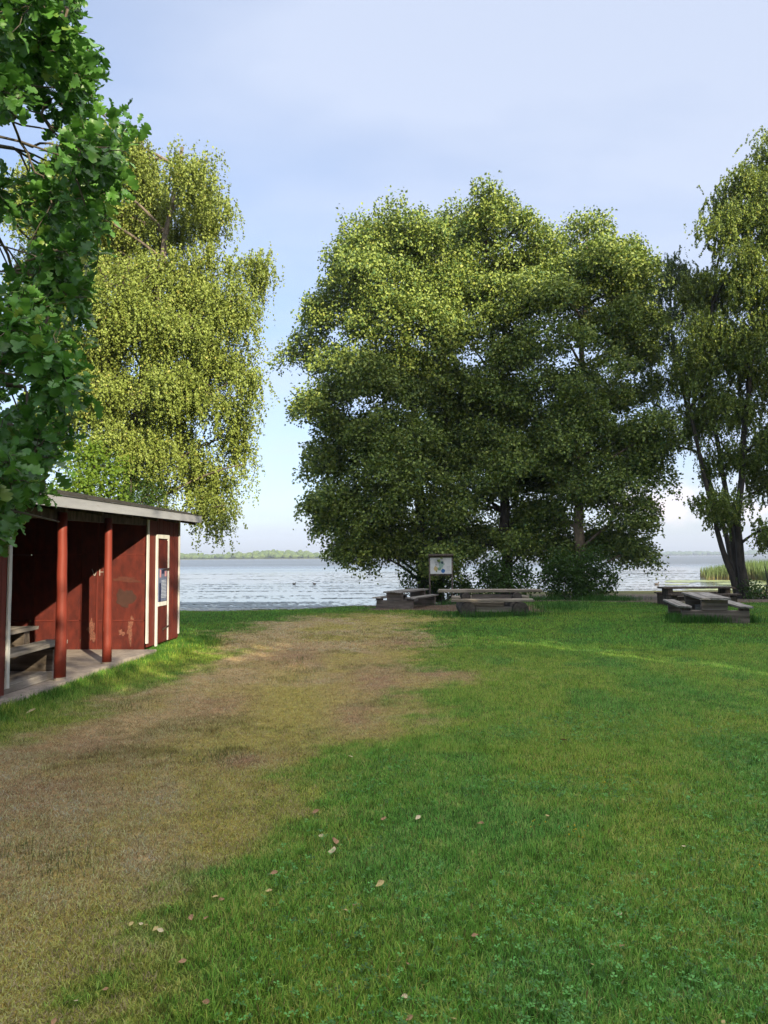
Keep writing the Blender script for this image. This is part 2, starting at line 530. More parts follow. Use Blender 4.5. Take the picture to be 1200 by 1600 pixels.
# small heaped clouds low over the far shore
nz2 = noise(nt, 9.0, 5, .6, vec=tc.outputs['Generated'], mapping=(1, 1, 2.2))
band = math_(nt, 'MULTIPLY', ramp(nt, sp.outputs['Z'], [(.03, (0, 0, 0)), (.055, (1, 1, 1)), (.11, (0, 0, 0))]),
             ramp(nt, nz2, [(.44, (0, 0, 0)), (.55, (1, 1, 1))]), True)
side = ramp(nt, sp.outputs['X'], [(.22, (0, 0, 0)), (.32, (1, 1, 1))])
band = math_(nt, 'MULTIPLY', band, side)
c2 = mixc(nt, math_(nt, 'MULTIPLY', band, .85), c1, (5.0, 4.2, 4.0))
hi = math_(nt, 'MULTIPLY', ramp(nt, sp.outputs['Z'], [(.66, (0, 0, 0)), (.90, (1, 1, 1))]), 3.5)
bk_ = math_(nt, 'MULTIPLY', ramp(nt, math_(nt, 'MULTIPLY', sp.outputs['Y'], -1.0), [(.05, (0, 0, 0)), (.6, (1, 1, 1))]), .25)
gain = math_(nt, 'ADD', math_(nt, 'ADD', hi, bk_), 1.0)  # extra sky brightness overhead and behind the view, added to light the lawn
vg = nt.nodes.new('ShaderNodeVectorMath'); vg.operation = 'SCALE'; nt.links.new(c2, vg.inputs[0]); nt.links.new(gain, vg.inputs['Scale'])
tint = ramp(nt, math_(nt, 'MULTIPLY', math_(nt, 'SUBTRACT', gain, 1.0), .5, True), [(0, (1, 1, 1)), (.6, (1.0, .90, .72))])  # warm tint on the added sky brightness
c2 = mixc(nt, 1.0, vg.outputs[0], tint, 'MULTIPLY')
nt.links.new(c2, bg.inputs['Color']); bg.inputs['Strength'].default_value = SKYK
nt.links.new(bg.outputs[0], out.inputs['Surface'])

sun_d = bpy.data.lights.new('sun', 'SUN'); sun_d.energy = 5.0; sun_d.angle = math.radians(.5); sun_d.color = (1.0, .86, .60)
sun = link(bpy.data.objects.new('sun', sun_d))
to_sun = Vector((SUN_TO.x * math.cos(SUN_EL), SUN_TO.y * math.cos(SUN_EL), math.sin(SUN_EL)))
sun.rotation_euler = to_sun.to_track_quat('Z', 'Y').to_euler()
sun.location = (10, -20, 30)

sc.view_settings.view_transform = 'Standard'; sc.view_settings.look = 'None'
sc.view_settings.exposure = 1.18; sc.view_settings.gamma = 1
sc.cycles.use_denoising = True
sc.cycles.max_bounces = 8; sc.cycles.diffuse_bounces = 3; sc.cycles.glossy_bounces = 3
sc.cycles.transmission_bounces = 4; sc.cycles.volume_bounces = 0; sc.cycles.transparent_max_bounces = 8
sc.cycles.caustics_reflective = False; sc.cycles.caustics_refractive = False
sc.cycles.sample_clamp_indirect = 6

# ------------------------------------------------------------------ ground sheet, water, far shores
def axis(fine_lo, fine_hi, step, far):
    a = list(np.arange(fine_lo, fine_hi + 1e-6, step)); s = step
    while a[-1] < far[1]: s *= 1.25; a.append(a[-1] + s)
    s = step
    while a[0] > far[0]: s *= 1.25; a.insert(0, a[0] - s)
    return np.array(a)


gx = axis(-12, 14, .1, (-3500, 3500)); gy = axis(1, 46, .1, (-3500, 3500))
X, Y = np.meshgrid(gx, gy)
Z = ground_h(X, Y)
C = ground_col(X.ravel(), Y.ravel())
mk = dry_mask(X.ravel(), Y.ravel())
C = C * (.38 + .47 * np.maximum(np.maximum(*mk), sstep(-.5, .5, Y.ravel() - edge_y(X.ravel()))))[:, None]   # darker ground colour between green blades
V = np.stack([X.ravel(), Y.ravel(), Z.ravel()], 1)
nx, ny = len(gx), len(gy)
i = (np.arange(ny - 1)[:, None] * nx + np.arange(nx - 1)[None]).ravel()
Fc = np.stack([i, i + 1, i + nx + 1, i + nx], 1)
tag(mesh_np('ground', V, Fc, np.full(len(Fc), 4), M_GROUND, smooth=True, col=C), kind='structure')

wm = MB(); wm.poly([(-3600, 20, -.5), (3600, 20, -.5), (3600, 3600, -.5), (-3600, 3600, -.5)])
tag(wm.build('water', M_WATER), kind='structure')


# ------------------------------------------------------------------ foliage tools
def unit(v):
    return v / (np.linalg.norm(v, axis=1, keepdims=True) + 1e-9)


def leaves_mesh(name, pos, nrm, dr, L, W, mat, parent, fold=.25):
    """folded diamond leaves, one island each"""
    n = len(pos)
    dr = unit(dr - nrm * (dr * nrm).sum(1, keepdims=True))
    sd = np.cross(nrm, dr)
    L = np.broadcast_to(np.asarray(L, float), (n,))[:, None]; W = np.broadcast_to(np.asarray(W, float), (n,))[:, None]
    v = np.empty((n, 4, 3))
    v[:, 0] = pos - dr * L * .5
    v[:, 2] = pos + dr * L * .5
    v[:, 1] = pos + sd * W * .5 + nrm * W * fold - dr * L * .06
    v[:, 3] = pos - sd * W * .5 + nrm * W * fold - dr * L * .06
    b = np.arange(n)[:, None] * 4
    f = np.concatenate([b + np.array([[0, 2, 1]]), b + np.array([[0, 3, 2]])], 1).reshape(-1, 3)
    return mesh_np(name, v.reshape(-1, 3), f, np.full(len(f), 3), mat, parent)


def rand_unit(n):
    return unit(rng.normal(size=(n, 3)))


def curve_pts(a, b, sag, k=6, up=0.0):
    a = np.asarray(a, float); b = np.asarray(b, float)
    t = np.linspace(0, 1, k)[:, None]
    mid = (a + b) / 2 + np.array([0, 0, sag]) + rng.normal(size=3) * .05 * np.linalg.norm(b - a)
    return (1 - t) ** 2 * a + 2 * t * (1 - t) * mid + t * t * b


class Limbs:
    def __init__(s): s.pl = []

    def add(s, pts, r0, r1, sides=6):
        s.pl.append((np.asarray(pts, float), np.linspace(r0, r1, len(pts)), sides))

    def build(s, name, mat, parent):
        V = []; Fi = []; off = 0
        for pts, rad, sd in s.pl:
            K = len(pts)
            d = np.gradient(pts, axis=0); d = unit(d)
            ref = np.tile(np.array([[.31, .92, .22]]), (K, 1))
            a = unit(np.cross(d, ref)); b = np.cross(d, a)
            th = np.arange(sd) * 2 * np.pi / sd
            ring = pts[:, None] + (a[:, None] * np.cos(th)[None, :, None] + b[:, None] * np.sin(th)[None, :, None]) * rad[:, None, None]
            V.append(ring.reshape(-1, 3))
            i = (np.arange(K - 1)[:, None] * sd + np.arange(sd)[None]).ravel()
            j = (np.arange(K - 1)[:, None] * sd + (np.arange(sd)[None] + 1) % sd).ravel()
            Fi.append(np.stack([i, j, j + sd, i + sd], 1) + off); off += K * sd
        V = np.concatenate(V); Fi = np.concatenate(Fi)
        return mesh_np(name, V, Fi, np.full(len(Fi), 4), mat, parent, smooth=True)


def blobs_px(L, D, depth=1.0, spread=0.0):
    """crown masses measured on the photograph -> real ellipsoids standing at distance D"""
    o = []
    for b in L:
        px, py, rx, ry = b[:4]; dd = b[4] if len(b) > 4 else random.uniform(-spread, spread)
        c = P(px, py, D + dd); k = (D + dd) / F
        o.append((np.array(c), np.array([rx * k, rx * k * depth, ry * k])))
    return o


def sample_blobs(blobs, per_m2, lo=.35):
    C = []; own = []
    for bi, (c, r) in enumerate(blobs):
        area = 4 * np.pi * ((r[0] * r[1] + r[0] * r[2] + r[1] * r[2]) / 3)
        n = max(4, int(area * per_m2))
        u = rand_unit(n); f = (lo + (1 - lo) * rng.random(n) ** .6)[:, None]
        C.append(c + u * r * f); own += [bi] * n
    return np.concatenate(C), np.array(own)


def make_tree(name, label, cat, base, trunks, blobs, mode, leafmat, barkmat, clump_d=1.1, leaf_n=200, leaf=(.095, .07),
              csize=(.75, .28), group=None, limb_r=.06, twigs=True, parts=('trunk', 'crown'), hole=.33, cut=False):
    """trunks: list of (points, r0, r1); the crown is sprays of leaves at the ends of twigs"""
    root = empty(name, base); bx = np.array(base)
    tag(root, label, cat, group)
    lim = Limbs(); nodes = []
    for pts, r0, r1 in trunks:
        pts = np.asarray(pts, float)
        # resample smoothly
        t = np.linspace(0, 1, len(pts)); tt = np.linspace(0, 1, 18)
        q = np.stack([np.interp(tt, t, pts[:, k]) for k in range(3)], 1)
        q[1:-1] = (q[:-2] + 2 * q[1:-1] + q[2:]) / 4
        q[1:-1, :2] += rng.normal(size=(16, 2)) * r0 * .18
        rad = r1 + (r0 - r1) * (1 - tt) ** 1.1; rad[0] *= 1.35; rad[1] *= 1.08
        lim.pl.append((q - bx, rad, 10)); nodes.append(np.stack([q[:, 0], q[:, 1], q[:, 2], rad], 1))
    nodes = np.concatenate(nodes)
    limbpts = [nodes[:, :3]]
    C, own = sample_blobs(blobs, clump_d)
    C0 = own.copy()
    nv = (vnoise(C[:, 0] * .75 + 11, C[:, 2] * .95 + 3) + vnoise(C[:, 1] * .75 + 5, C[:, 2] * .8 + 40)) * .5
    kp = (nv > hole) & (C[:, 2] > .15 + base[2]); C, own = C[kp], own[kp]
    for bi_, (c, r) in enumerate(blobs):
        mem = C[own == bi_]
        if len(mem) < .25 * (C0 == bi_).sum() or len(mem) == 0: continue
        c = c * .4 + mem.mean(0) * .6
        hd = np.hypot(nodes[:, 0] - c[0], nodes[:, 1] - c[1])
        target = c[2] - .55 * hd
        sc_ = np.abs(nodes[:, 2] - target) + .35 * hd
        a = nodes[np.argmin(sc_)]
        e = c
        q = curve_pts(a[:3], e, .12 * np.linalg.norm(c - a[:3]), 8)
        lim.add(q - bx, min(limb_r, a[3] * .8) + .01, .015, 6); limbpts.append(q[2:])
    LP = np.concatenate(limbpts)
    if twigs:
        for c in C:
            dd = np.linalg.norm(LP - c, axis=1) + .5 * np.maximum(0, LP[:, 2] - c[2])
            a = LP[np.argmin(dd)]
            lim.add(curve_pts(a, c, .08 * np.linalg.norm(c - a), 4) - bx, .016, .005, 3)
    lim.build(parts[0], barkmat, root)
    m = len(C)
    cs = csize[0] * rng.uniform(.6, 1.35, m)
    k = rng.poisson(leaf_n * (cs / csize[0]) ** 2)
    idx = np.repeat(np.arange(m), k); n = len(idx)
    if mode == 'spray':
        th = rng.random(n) * 2 * np.pi; rr = np.sqrt(rng.random(n)) * (1 + .18 * np.sin(th * 5 + idx))
        q = np.stack([np.cos(th) * rr, np.sin(th) * rr, rng.normal(size=n) * csize[1] / csize[0] - .22 * rr ** 2], 1) * cs[idx][:, None]
        # every spray has its own tilt
        tilt = rng.normal(size=(m, 2)) * .32
        q[:, 2] += (q[:, :2] * tilt[idx]).sum(1)
        pos = C[idx] + q
        nrm = unit(rand_unit(n) * 1.0 + np.array([0, 0, .45]) + q * .4 / csize[0])
        dr = unit(q + rand_unit(n) * .6 * csize[0])
    elif mode == 'droop':
        # hanging twigs: leaves threaded on strands that fall from each clump
        ns = max(4, int(leaf_n / 22)); sid = rng.integers(0, ns, n)
        key = idx * ns + sid; K = m * ns
        so = rng.normal(size=(K, 3)) * np.array([.42, .42, .3]) * csize[0]
        sl = rng.uniform(.45, 1.25, K) * csize[1]; sw = rng.normal(size=(K, 2)) * .18
        t = rng.random(n)
        q = so[key] + np.stack([sw[key, 0] * t, sw[key, 1] * t, -sl[key] * t], 1) + rng.normal(size=(n, 3)) * .022
        pos = C[idx] + q
        nrm = unit(rand_unit(n) * 1.0 + np.array([0, 0, .25])); dr = unit(rand_unit(n) * .7 + np.array([0, 0, -1.0]))
    if cut:      # leaves removed along a slot, shaped to let a sun streak onto the lawn
        sv = pos[:, 0] * .86 + pos[:, 1] * .51
        zc = pos[:, 2]; mid_ = 9.65 + .22 * np.sin(zc * 3.1) + .12 * np.sin(zc * 7.3); hw = .34 + .16 * np.sin(zc * 4.7 + 1)
        kp = ~((np.abs(sv - mid_) < hw) & (zc > 6.0) & (zc < 8.9)) | (rng.random(n) < .10)
        pos, nrm, dr = pos[kp], nrm[kp], dr[kp]; n = len(pos)
    pos = pos - bx
    s = rng.uniform(.7, 1.3, n)
    leaves_mesh(parts[1], pos, nrm, dr, leaf[0] * s, leaf[1] * s, leafmat, root)
    return root


def ptrunk(L, D):
    return [tuple(P(a, b, D + (c[0] if c else 0))) for a, b, *c in L]


# --- three alders by the water
A = blobs_px([(625, 362, 62, 34), (566, 390, 48, 32), (665, 400, 62, 46), (575, 440, 74, 38), (690, 455, 40, 44), (516, 492, 44, 30), (615, 505, 78, 46),
              (486, 556, 44, 30), (565, 585, 80, 36), (650, 590, 66, 46), (508, 640, 52, 30), (600, 670, 84, 38), (520, 712, 54, 32), (680, 680, 50, 50),
              (620, 745, 80, 36), (522, 785, 54, 32), (590, 835, 62, 26), (668, 800, 56, 30), (640, 848, 50, 24), (700, 790, 44, 34), (690, 845, 40, 28), (590, 790, 54, 30), (620, 705, 60, 36), (552, 862, 42, 16), (505, 822, 26, 22), (690, 870, 30, 26)], 30.2, 1.0, 1.8)
make_tree('alder_tree', 'broad alder left in the row by the water, twin dark trunks behind the map board', 'tree',
          tuple(P(672, 936, 30.2)),
          [(ptrunk([(664, 940), (660, 860), (652, 700), (640, 540), (628, 400), (622, 330)], 30.2), .27, .05),
           (ptrunk([(684, 940), (690, 850), (700, 700), (696, 560), (690, 460)], 30.6), .24, .05)],
          A, 'spray', M_ALDER, M_BARK, clump_d=.95, leaf_n=430, leaf=(.120, .092), csize=(.72, .21), hole=.27)
B = blobs_px([(750, 328, 48, 26), (715, 362, 42, 30), (800, 362, 52, 30), (755, 400, 72, 40), (840, 405, 48, 36), (705, 455, 50, 40), (860, 450, 40, 36),
              (790, 470, 75, 44), (730, 535, 68, 44), (830, 550, 62, 44), (700, 600, 44, 36), (765, 615, 76, 40), (840, 640, 60, 40), (710, 690, 60, 40), (860, 715, 44, 36),
              (780, 735, 84, 38), (720, 795, 56, 32), (800, 805, 74, 32), (760, 850, 64, 24), (840, 850, 40, 26), (700, 745, 40, 36), (745, 835, 44, 30), (830, 770, 50, 36), (770, 690, 60, 34)], 31.2, 1.0, 1.8)
make_tree('alder_tree', 'tallest alder in the middle of the row, single dark trunk behind the log picnic table', 'tree',
          tuple(P(790, 936, 31.2)),
          [(ptrunk([(790, 940), (791, 860), (790, 740), (778, 600), (762, 460), (752, 350)], 31.2), .28, .05)],
          B, 'spray', M_ALDER, M_BARK, clump_d=.95, leaf_n=430, leaf=(.120, .092), csize=(.72, .21), hole=.27)
Cb = blobs_px([(915, 372, 34, 26), (960, 402, 44, 28), (905, 430, 50, 38), (990, 445, 40, 42), (870, 470, 34, 34), (940, 485, 62, 40), (885, 530, 50, 42), (1015, 500, 30, 40),
               (975, 550, 52, 42), (925, 595, 66, 42), (995, 620, 44, 34), (895, 665, 60, 40), (965, 690, 62, 36), (1005, 735, 40, 30),
               (925, 755, 74, 36), (980, 800, 44, 28), (890, 800, 55, 28), (960, 845, 50, 20), (995, 858, 22, 10), (900, 850, 40, 24), (865, 600, 34, 44), (860, 800, 34, 34), (930, 830, 50, 26), (870, 730, 34, 40), (1010, 580, 34, 40), (1020, 680, 30, 34), (985, 410, 34, 30)], 30.0, 1.0, 1.8)
make_tree('alder_tree', 'right alder of the row with a pale trunk rising out of a dense bush', 'tree',
          tuple(P(904, 936, 30.0)),
          [(ptrunk([(904, 940), (905, 850), (903, 720), (906, 600), (914, 490), (918, 400)], 30.0), .25, .05)],
          Cb, 'spray', M_ALDER, M_BARK_P, clump_d=.92, leaf_n=420, leaf=(.120, .092), csize=(.72, .21), hole=.27)

# --- birch with several leaning stems on the right, and the thin willow behind it
E = blobs_px([(1215, 232, 44, 30), (1225, 270, 60, 50), (1165, 300, 46, 40), (1200, 345, 60, 44), (1125, 350, 36, 34), (1150, 405, 40, 24), (1130, 455, 40, 34),
              (1195, 450, 60, 46), (1160, 520, 52, 46), (1225, 540, 60, 55), (1190, 600, 60, 46), (1235, 660, 60, 60), (1150, 640, 40, 34),
              (1130, 700, 36, 34), (1180, 700, 46, 36), (1205, 760, 50, 36), (1095, 440, 34, 30), (1100, 510, 38, 36), (1080, 570, 34, 34), (1115, 610, 36, 36), (1140, 540, 36, 40), (1090, 660, 26, 30), (1115, 775, 26, 20), (1150, 790, 34, 20), (1185, 825, 22, 16)], 29.0, 1.0, 1.5)
make_tree('birch_tree', 'tall right-hand birch with three dark leaning stems joined at the base beside the picnic tables', 'tree',
          tuple(P(1160, 936, 29)),
          [(ptrunk([(1156, 940), (1128, 850), (1098, 740), (1078, 640), (1068, 560)], 29), .12, .04),
           (ptrunk([(1160, 940), (1146, 850), (1130, 740), (1112, 640), (1106, 520), (1120, 420)], 29.3), .13, .04),
           (ptrunk([(1166, 940), (1152, 840), (1160, 720), (1172, 560), (1185, 420), (1195, 300)], 28.9), .17, .04)],
          E, 'droop', M_BIRCH2, M_BARK, clump_d=1.35, leaf_n=560, leaf=(.095, .062), csize=(.70, .60), hole=.31)
D_ = blobs_px([(1045, 425, 34, 36), (1030, 480, 30, 36), (1075, 490, 36, 36), (1045, 545, 38, 34), (1085, 590, 34, 34), (1030, 610, 32, 34), (1060, 440, 30, 30), (1020, 540, 24, 30), (1010, 450, 24, 24),
               (1065, 650, 30, 30), (1045, 700, 22, 26)], 33, 1.0, .6)
make_tree('willow_tree', 'thin grey-green willow with sparse foliage between the right alder and the birch', 'tree',
          tuple(P(1158, 934, 30.5)),
          [(ptrunk([(1158, 936, 0), (1125, 800, .8), (1078, 660, 1.8), (1050, 540, 2.5), (1045, 420, 2.5)], 30.5), .12, .03)],
          D_, 'droop', M_WILLOW, M_BARK, clump_d=1.3, leaf_n=330, leaf=(.11, .045), csize=(.6, .6), hole=.37)

# --- big birch behind the shelter
Lb = blobs_px([(160, 215, 44, 34), (215, 250, 44, 40), (300, 262, 44, 38), (330, 320, 34, 34), (240, 330, 60, 50), (150, 330, 60, 60),
               (390, 415, 34, 34), (330, 410, 44, 36), (260, 430, 66, 46), (170, 440, 70, 60), (90, 420, 60, 60), (360, 475, 40, 34), (290, 510, 64, 40),
               (200, 540, 74, 50), (110, 540, 60, 60), (345, 545, 44, 30), (385, 585, 22, 18), (270, 595, 50, 28), (345, 620, 46, 30), (170, 610, 60, 40), (365, 680, 30, 42),
               (225, 690, 34, 26), (300, 690, 26, 20), (330, 745, 30, 36), (345, 700, 30, 30), (320, 780, 26, 24), (240, 735, 26, 22), (90, 650, 50, 50), (130, 270, 50, 40), (120, 600, 40, 40), (150, 380, 60, 40), (290, 590, 40, 30), (300, 480, 50, 40), (220, 500, 60, 40), (250, 700, 34, 30), (60, 300, 50, 60), (380, 720, 12, 24), (225, 640, 40, 26), (275, 655, 34, 22), (180, 680, 40, 30), (205, 590, 40, 30), (290, 720, 16, 24), (345, 790, 10, 20)], 19.5, 1.0, 1.2)
make_tree('birch_tree', 'large sunlit yellow-green birch with hanging twigs behind the red shelter', 'tree',
          tuple(P(190, 955, 19.5)),
          [(ptrunk([(190, 960), (196, 800), (215, 640), (240, 480), (262, 340), (285, 230)], 19.5), .22, .04)],
          Lb, 'droop', M_BIRCH, M_BARK_B, clump_d=3.1, leaf_n=500, leaf=(.064, .048), csize=(.44, .85), limb_r=.036, hole=.30)
# hazel and a darker bush just behind the roof
Hz = blobs_px([(150, 720, 34, 32), (120, 760, 40, 36), (165, 780, 36, 30), (90, 800, 50, 40)], 17, 1.0, .4)
make_tree('hazel_bush', 'bright green leafy bush showing above the left end of the shelter roof', 'bush', (P(140, 970, 17).x, 17, 0),
          [([(P(140, 970, 17).x, 17, 0), (P(140, 800, 17).x, 17, 2.0), (P(140, 740, 17).x, 17, 3.2)], .05, .02)],
          Hz, 'spray', M_HAZEL, M_BARK, clump_d=5, leaf_n=90, leaf=(.08, .06), csize=(.3, .14))
Hd = blobs_px([(205, 735, 28, 30), (225, 775, 34, 28), (190, 790, 40, 34)], 18, 1.0, .4)
make_tree('dark_bush', 'dark green bush showing above the middle of the shelter roof', 'bush', (P(210, 970, 18).x, 18, 0),
          [([(P(210, 970, 18).x, 18, 0), (P(208, 800, 18).x, 18, 2.0), (P(205, 740, 18).x, 18, 3.2)], .05, .02)],
          Hd, 'spray', M_BUSH, M_BARK, clump_d=5, leaf_n=110, leaf=(.06, .03), csize=(.3, .16))

# --- undergrowth at the feet of the alders
for nm, lab, bl, D, pxc in (
    ('leafy_bush', 'wide dense bush around the pale trunk of the right alder', [(900, 880, 50, 28), (870, 910, 34, 26), (925, 905, 38, 30), (900, 925, 50, 16)], 28.6, 900),
    ('leafy_bush', 'small dark bush around the middle trunk behind the log picnic table', [(770, 895, 36, 22), (810, 905, 28, 22), (785, 915, 42, 16)], 29.2, 785),
    ('leafy_bush', 'dark bush behind the map board at the twin trunks', [(700, 905, 40, 26), (655, 905, 24, 28), (735, 920, 30, 10)], 29.4, 690),
    ('low_shrub', 'low dark shrub at the right edge beside the leaning birch stems', [(1185, 928, 26, 8), (1215, 925, 24, 10)], 28.4, 1195)):
    bb = blobs_px(bl, D, .9, .3)
    zb = float(ground_h(P(pxc, 930, D).x, D))
    make_tree(nm, lab, 'bush', (P(pxc, 930, D).x, D, zb),
              [([(P(pxc, 930, D).x, D, zb), (P(pxc, 900, D).x + .1, D, .6), (P(pxc, 880, D).x, D, 1.2)], .04, .015)],
              bb, 'spray', M_BUSH, M_BARK, clump_d=3.6, leaf_n=62, leaf=(.10, .075), csize=(.34, .18), hole=.30)

# --- unseen trees behind the viewer, crowns shaped to shade the lawn but not the shelter
sd_perp = Vector((SUN_TO.y * -1, SUN_TO.x, 0))        # across the sunlight; + is right of the lawn


def SP(s, a, z):
    """point given by s (across the light), a (along the light, + down-sun) and height"""
    per = Vector((.86, .51, 0)); al = Vector((-.51, .86, 0))
    q = per * s + al * a
    return np.array([q.x, q.y, z])


M_SHADE = leaf_mat('lime_leaf', (.03, .08, .015), (.05, .11, .02), (.10, .14, .03))
def column(top, r=2.5):
    z = 3.4; o = []
    while z < top - 2.4:
        o.append((random.uniform(-.4, .4), random.uniform(-.8, .8), z, r * random.uniform(.9, 1.15), 2.7)); z += 3.9
    o.append((random.uniform(-.3, .3), 0, top - 2.0, r * .9, 2.0))
    return o


shade = [('low bushy unseen lime tree directly behind the viewer, shaped to shade the lawn', 2, -11, [(0, 0, 4.4, 3.6, 2.4), (-3.6, 0, 9, 2.3, 3.6), (0, 0, 7.0, 2.6, 1.6), (2.6, 0, 7.0, 2.2, 1.7), (-2.6, 0, 5, 2.2, 2.6)])]
WORDS = ['shortest', 'next shortest', 'third', 'fourth', 'fifth', 'tallest', 'seventh', 'first low one', 'last low one']
for k_, (s_, top) in enumerate(((7.2, 14), (10.3, 19), (13.4, 22.3), (16.5, 23), (19.6, 24), (22.6, 24.5), (25.6, 20.5), (28.7, 17), (32, 18))):
    shade.append(('%s lime tree of the unseen shading row behind the viewer, counted from the shelter side' % WORDS[k_], s_, -11, column(top)))
for lab, s, a, bl in shade:
    b0 = SP(s, a, 0)
    bb = [(SP(s + ds, a + da, z), np.array([r, r * .8, rz])) for ds, da, z, r, rz in bl]
    tops = max(q[0][2] for q in bb)
    make_tree('lime_tree', lab, 'tree', (b0[0], b0[1], 0), [([tuple(b0), tuple(b0 + [0, 0, tops * .5]), tuple(b0 + [.3, 0, tops])], .3, .06)],
              bb, 'spray', M_SHADE, M_BARK, clump_d=.8, leaf_n=75, leaf=(.26, .2), csize=(1.1, .5), twigs=False, hole=0, cut=True)

# --- oak hanging over the near left: real lobed leaves
def oak():
    base = (-6.3, 3.6, 0)
    root = empty('oak_tree', base); bx = np.array(base)
    tag(root, 'dark green oak with lobed leaves hanging in front at the left edge of the picture', 'tree')
    lim = Limbs()
    t = np.array([(-6.3, 3.6, 0), (-6.35, 3.65, 1.5), (-6.2, 3.8, 3.2), (-6.3, 4.0, 5.5), (-6.2, 4.1, 7.5)])
    tt = np.linspace(0, 1, 14); q = np.stack([np.interp(tt, np.linspace(0, 1, 5), t[:, k]) for k in range(3)], 1)
    lim.pl.append((q - bx, np.linspace(.33, .14, 14), 14))
    # end points of sprays along the outline measured on the photo
    T = []
    def edge(y):
        ys = [-80, 0, 60, 100, 150, 200, 260, 300, 335, 370, 410, 450, 500, 560, 600, 650, 700, 740, 790, 820, 850]
        xs = [130, 118, 128, 150, 168, 205, 208, 175, 195, 165, 150, 128, 115, 112, 130, 118, 95, 104, 78, 72, 40]
        return np.interp(y, ys, xs)
    cl = []
    for i in range(150):
        y = random.uniform(-170, 835); e = edge(y) - 18 + random.uniform(-22, 10)
        cl.append((e - abs(random.gauss(0, 1)) * 60 if random.random() < .55 else random.uniform(-150, e), y, random.uniform(3.6, 6.3)))
    own_ = []
    for i in range(1500):
        ci = random.randrange(len(cl)); cx_, cy_, cD = cl[ci]; y = cy_ + random.gauss(0, 21); D = cD + random.gauss(0, .14)
        x = min(cx_ + random.gauss(0, 22), edge(y) + 14)
        if y > 790 and x > 66: continue
        T.append(np.array(P(x, y, D))); own_.append(ci)
    T = np.array(T)
    order = []
    limbs = []
    for k in range(16):
        y = -140 + 62 * k
        x = random.uniform(-60, 60); D = random.uniform(4.2, 5.6)
        e = np.array(P(x, y, D)); hz = max(1.8, min(7.2, e[2] - .3))
        a = np.array([-6.25, 3.9, hz])
        q = curve_pts(a, e, random.uniform(.1, .5), 10); lim.add(q - bx, .06, .012, 6); limbs.append(q[3:])
        e2 = np.array(P(x + random.uniform(40, 100), y + random.uniform(-10, 40), D - random.uniform(0, .6)))
        q2 = curve_pts(q[6], e2, .08, 6); lim.add(q2 - bx, .018, .005, 5); limbs.append(q2)
    LPT = np.concatenate(limbs)
    # leaf outline: lobes
    half = [(0, .015), (.10, .03), (.2, .13), (.28, .18), (.34, .09), (.42, .22), (.50, .28), (.555, .13), (.64, .28), (.73, .32), (.785, .15),
            (.87, .22), (.94, .17), (1.0, .05)]
    u = np.array([h[0] for h in half]); wd = np.array([h[1] for h in half])
    m = len(u)
    pos = []; ax = []; nm = []; ln = []
    paths = []
    for a_, b_, D_c in cl:
        c = np.array(P(a_, b_, D_c)); cand = LPT[LPT[:, 0] < c[0] + .1] if (LPT[:, 0] < c[0] + .1).any() else LPT
        d = cand[np.argmin(np.linalg.norm(cand - c, axis=1))]; q = curve_pts(d, c, .05, 7)
        q[1:-1] += rng.normal(size=(5, 3)) * .012
        lim.add(q - bx, .009, .004, 5); paths.append(q[2:])
    for c, ci in zip(T, own_):
        pth = paths[ci]; d = pth[np.argmin(np.linalg.norm(pth - c, axis=1) + rng.random(len(pth)) * .08)]
        q = curve_pts(d, c, .015, 5); q[1:-1] += rng.normal(size=(3, 3)) * .006
        lim.add(q - bx, .0035, .002, 4)
        g = unit((c - d)[None])[0]
        for k in range(random.randint(6, 9)):
            a = unit((g * .5 + rng.normal(size=3) * .75 + np.array([0, 0, -.12]))[None])[0]
            pos.append(c - (c - d) * random.uniform(0, .8) + a * .015); ax.append(a)
            n_ = np.array([0, -.25, .8]) + rng.normal(size=3) * .45
            nm.append(n_); ln.append(random.uniform(.065, .125))
    pos = np.array(pos); ax = np.array(ax); nm = np.array(nm); ln = np.array(ln)[:, None]
    nm = unit(nm - ax * (nm * ax).sum(1, keepdims=True)); sd = np.cross(nm, ax); n = len(pos)
    curl = rng.uniform(-.5, .5, n)[:, None]
    V = np.empty((n, 3 * m, 3))
    for j in range(m):
        wv = wd[j] * (1 + rng.uniform(-.12, .12, n))[:, None]
        mid = pos + ax * ln * u[j] - nm * ln * ((u[j] ** 2) * curl * .9 + .04 * math.sin(u[j] * 9))
        V[:, j] = mid
        V[:, m + j] = mid + sd * ln * wv + nm * ln * wv * .35
        V[:, 2 * m + j] = mid - sd * ln * wv + nm * ln * wv * .35
    fl = []
    for j in range(m - 1):
        fl.append([j, j + 1, m + j + 1, m + j]); fl.append([j + 1, j, 2 * m + j, 2 * m + j + 1])
    f = (np.array(fl)[None] + (np.arange(n) * 3 * m)[:, None, None]).reshape(-1, 4)
    lim.build('trunk', M_BARK_O, root)
    mesh_np('crown', (V - bx).reshape(-1, 3), f, np.full(len(f), 4), M_OAK, root, smooth=False)


oak()

# ------------------------------------------------------------------ shelter
SA = -math.atan(.043)
sh = empty('picnic_shelter', (-4.706 + .043 * 8.28, 8.28, 0), SA)
tag(sh, 'open red wooden shelter with white trim, round red posts and a low dark roof', 'shelter')
ZW = 2.32


def zr(y): return 2.325 + .013 * y      # underside of the front eave rises slightly towards the lake


def siding(mb, y0, y1, x, z0, z1, face=1, w=.11):
    n = max(1, round((y1 - y0) / w)); w = (y1 - y0) / n
    for i in range(n):
        zt = z1(y0 + (i + .5) * w) if callable(z1) else z1
        mb.box((x + random.uniform(-.003, .003), y0 + (i + .5) * w, (z0 + zt) / 2), (.022, w - .008, zt - z0))


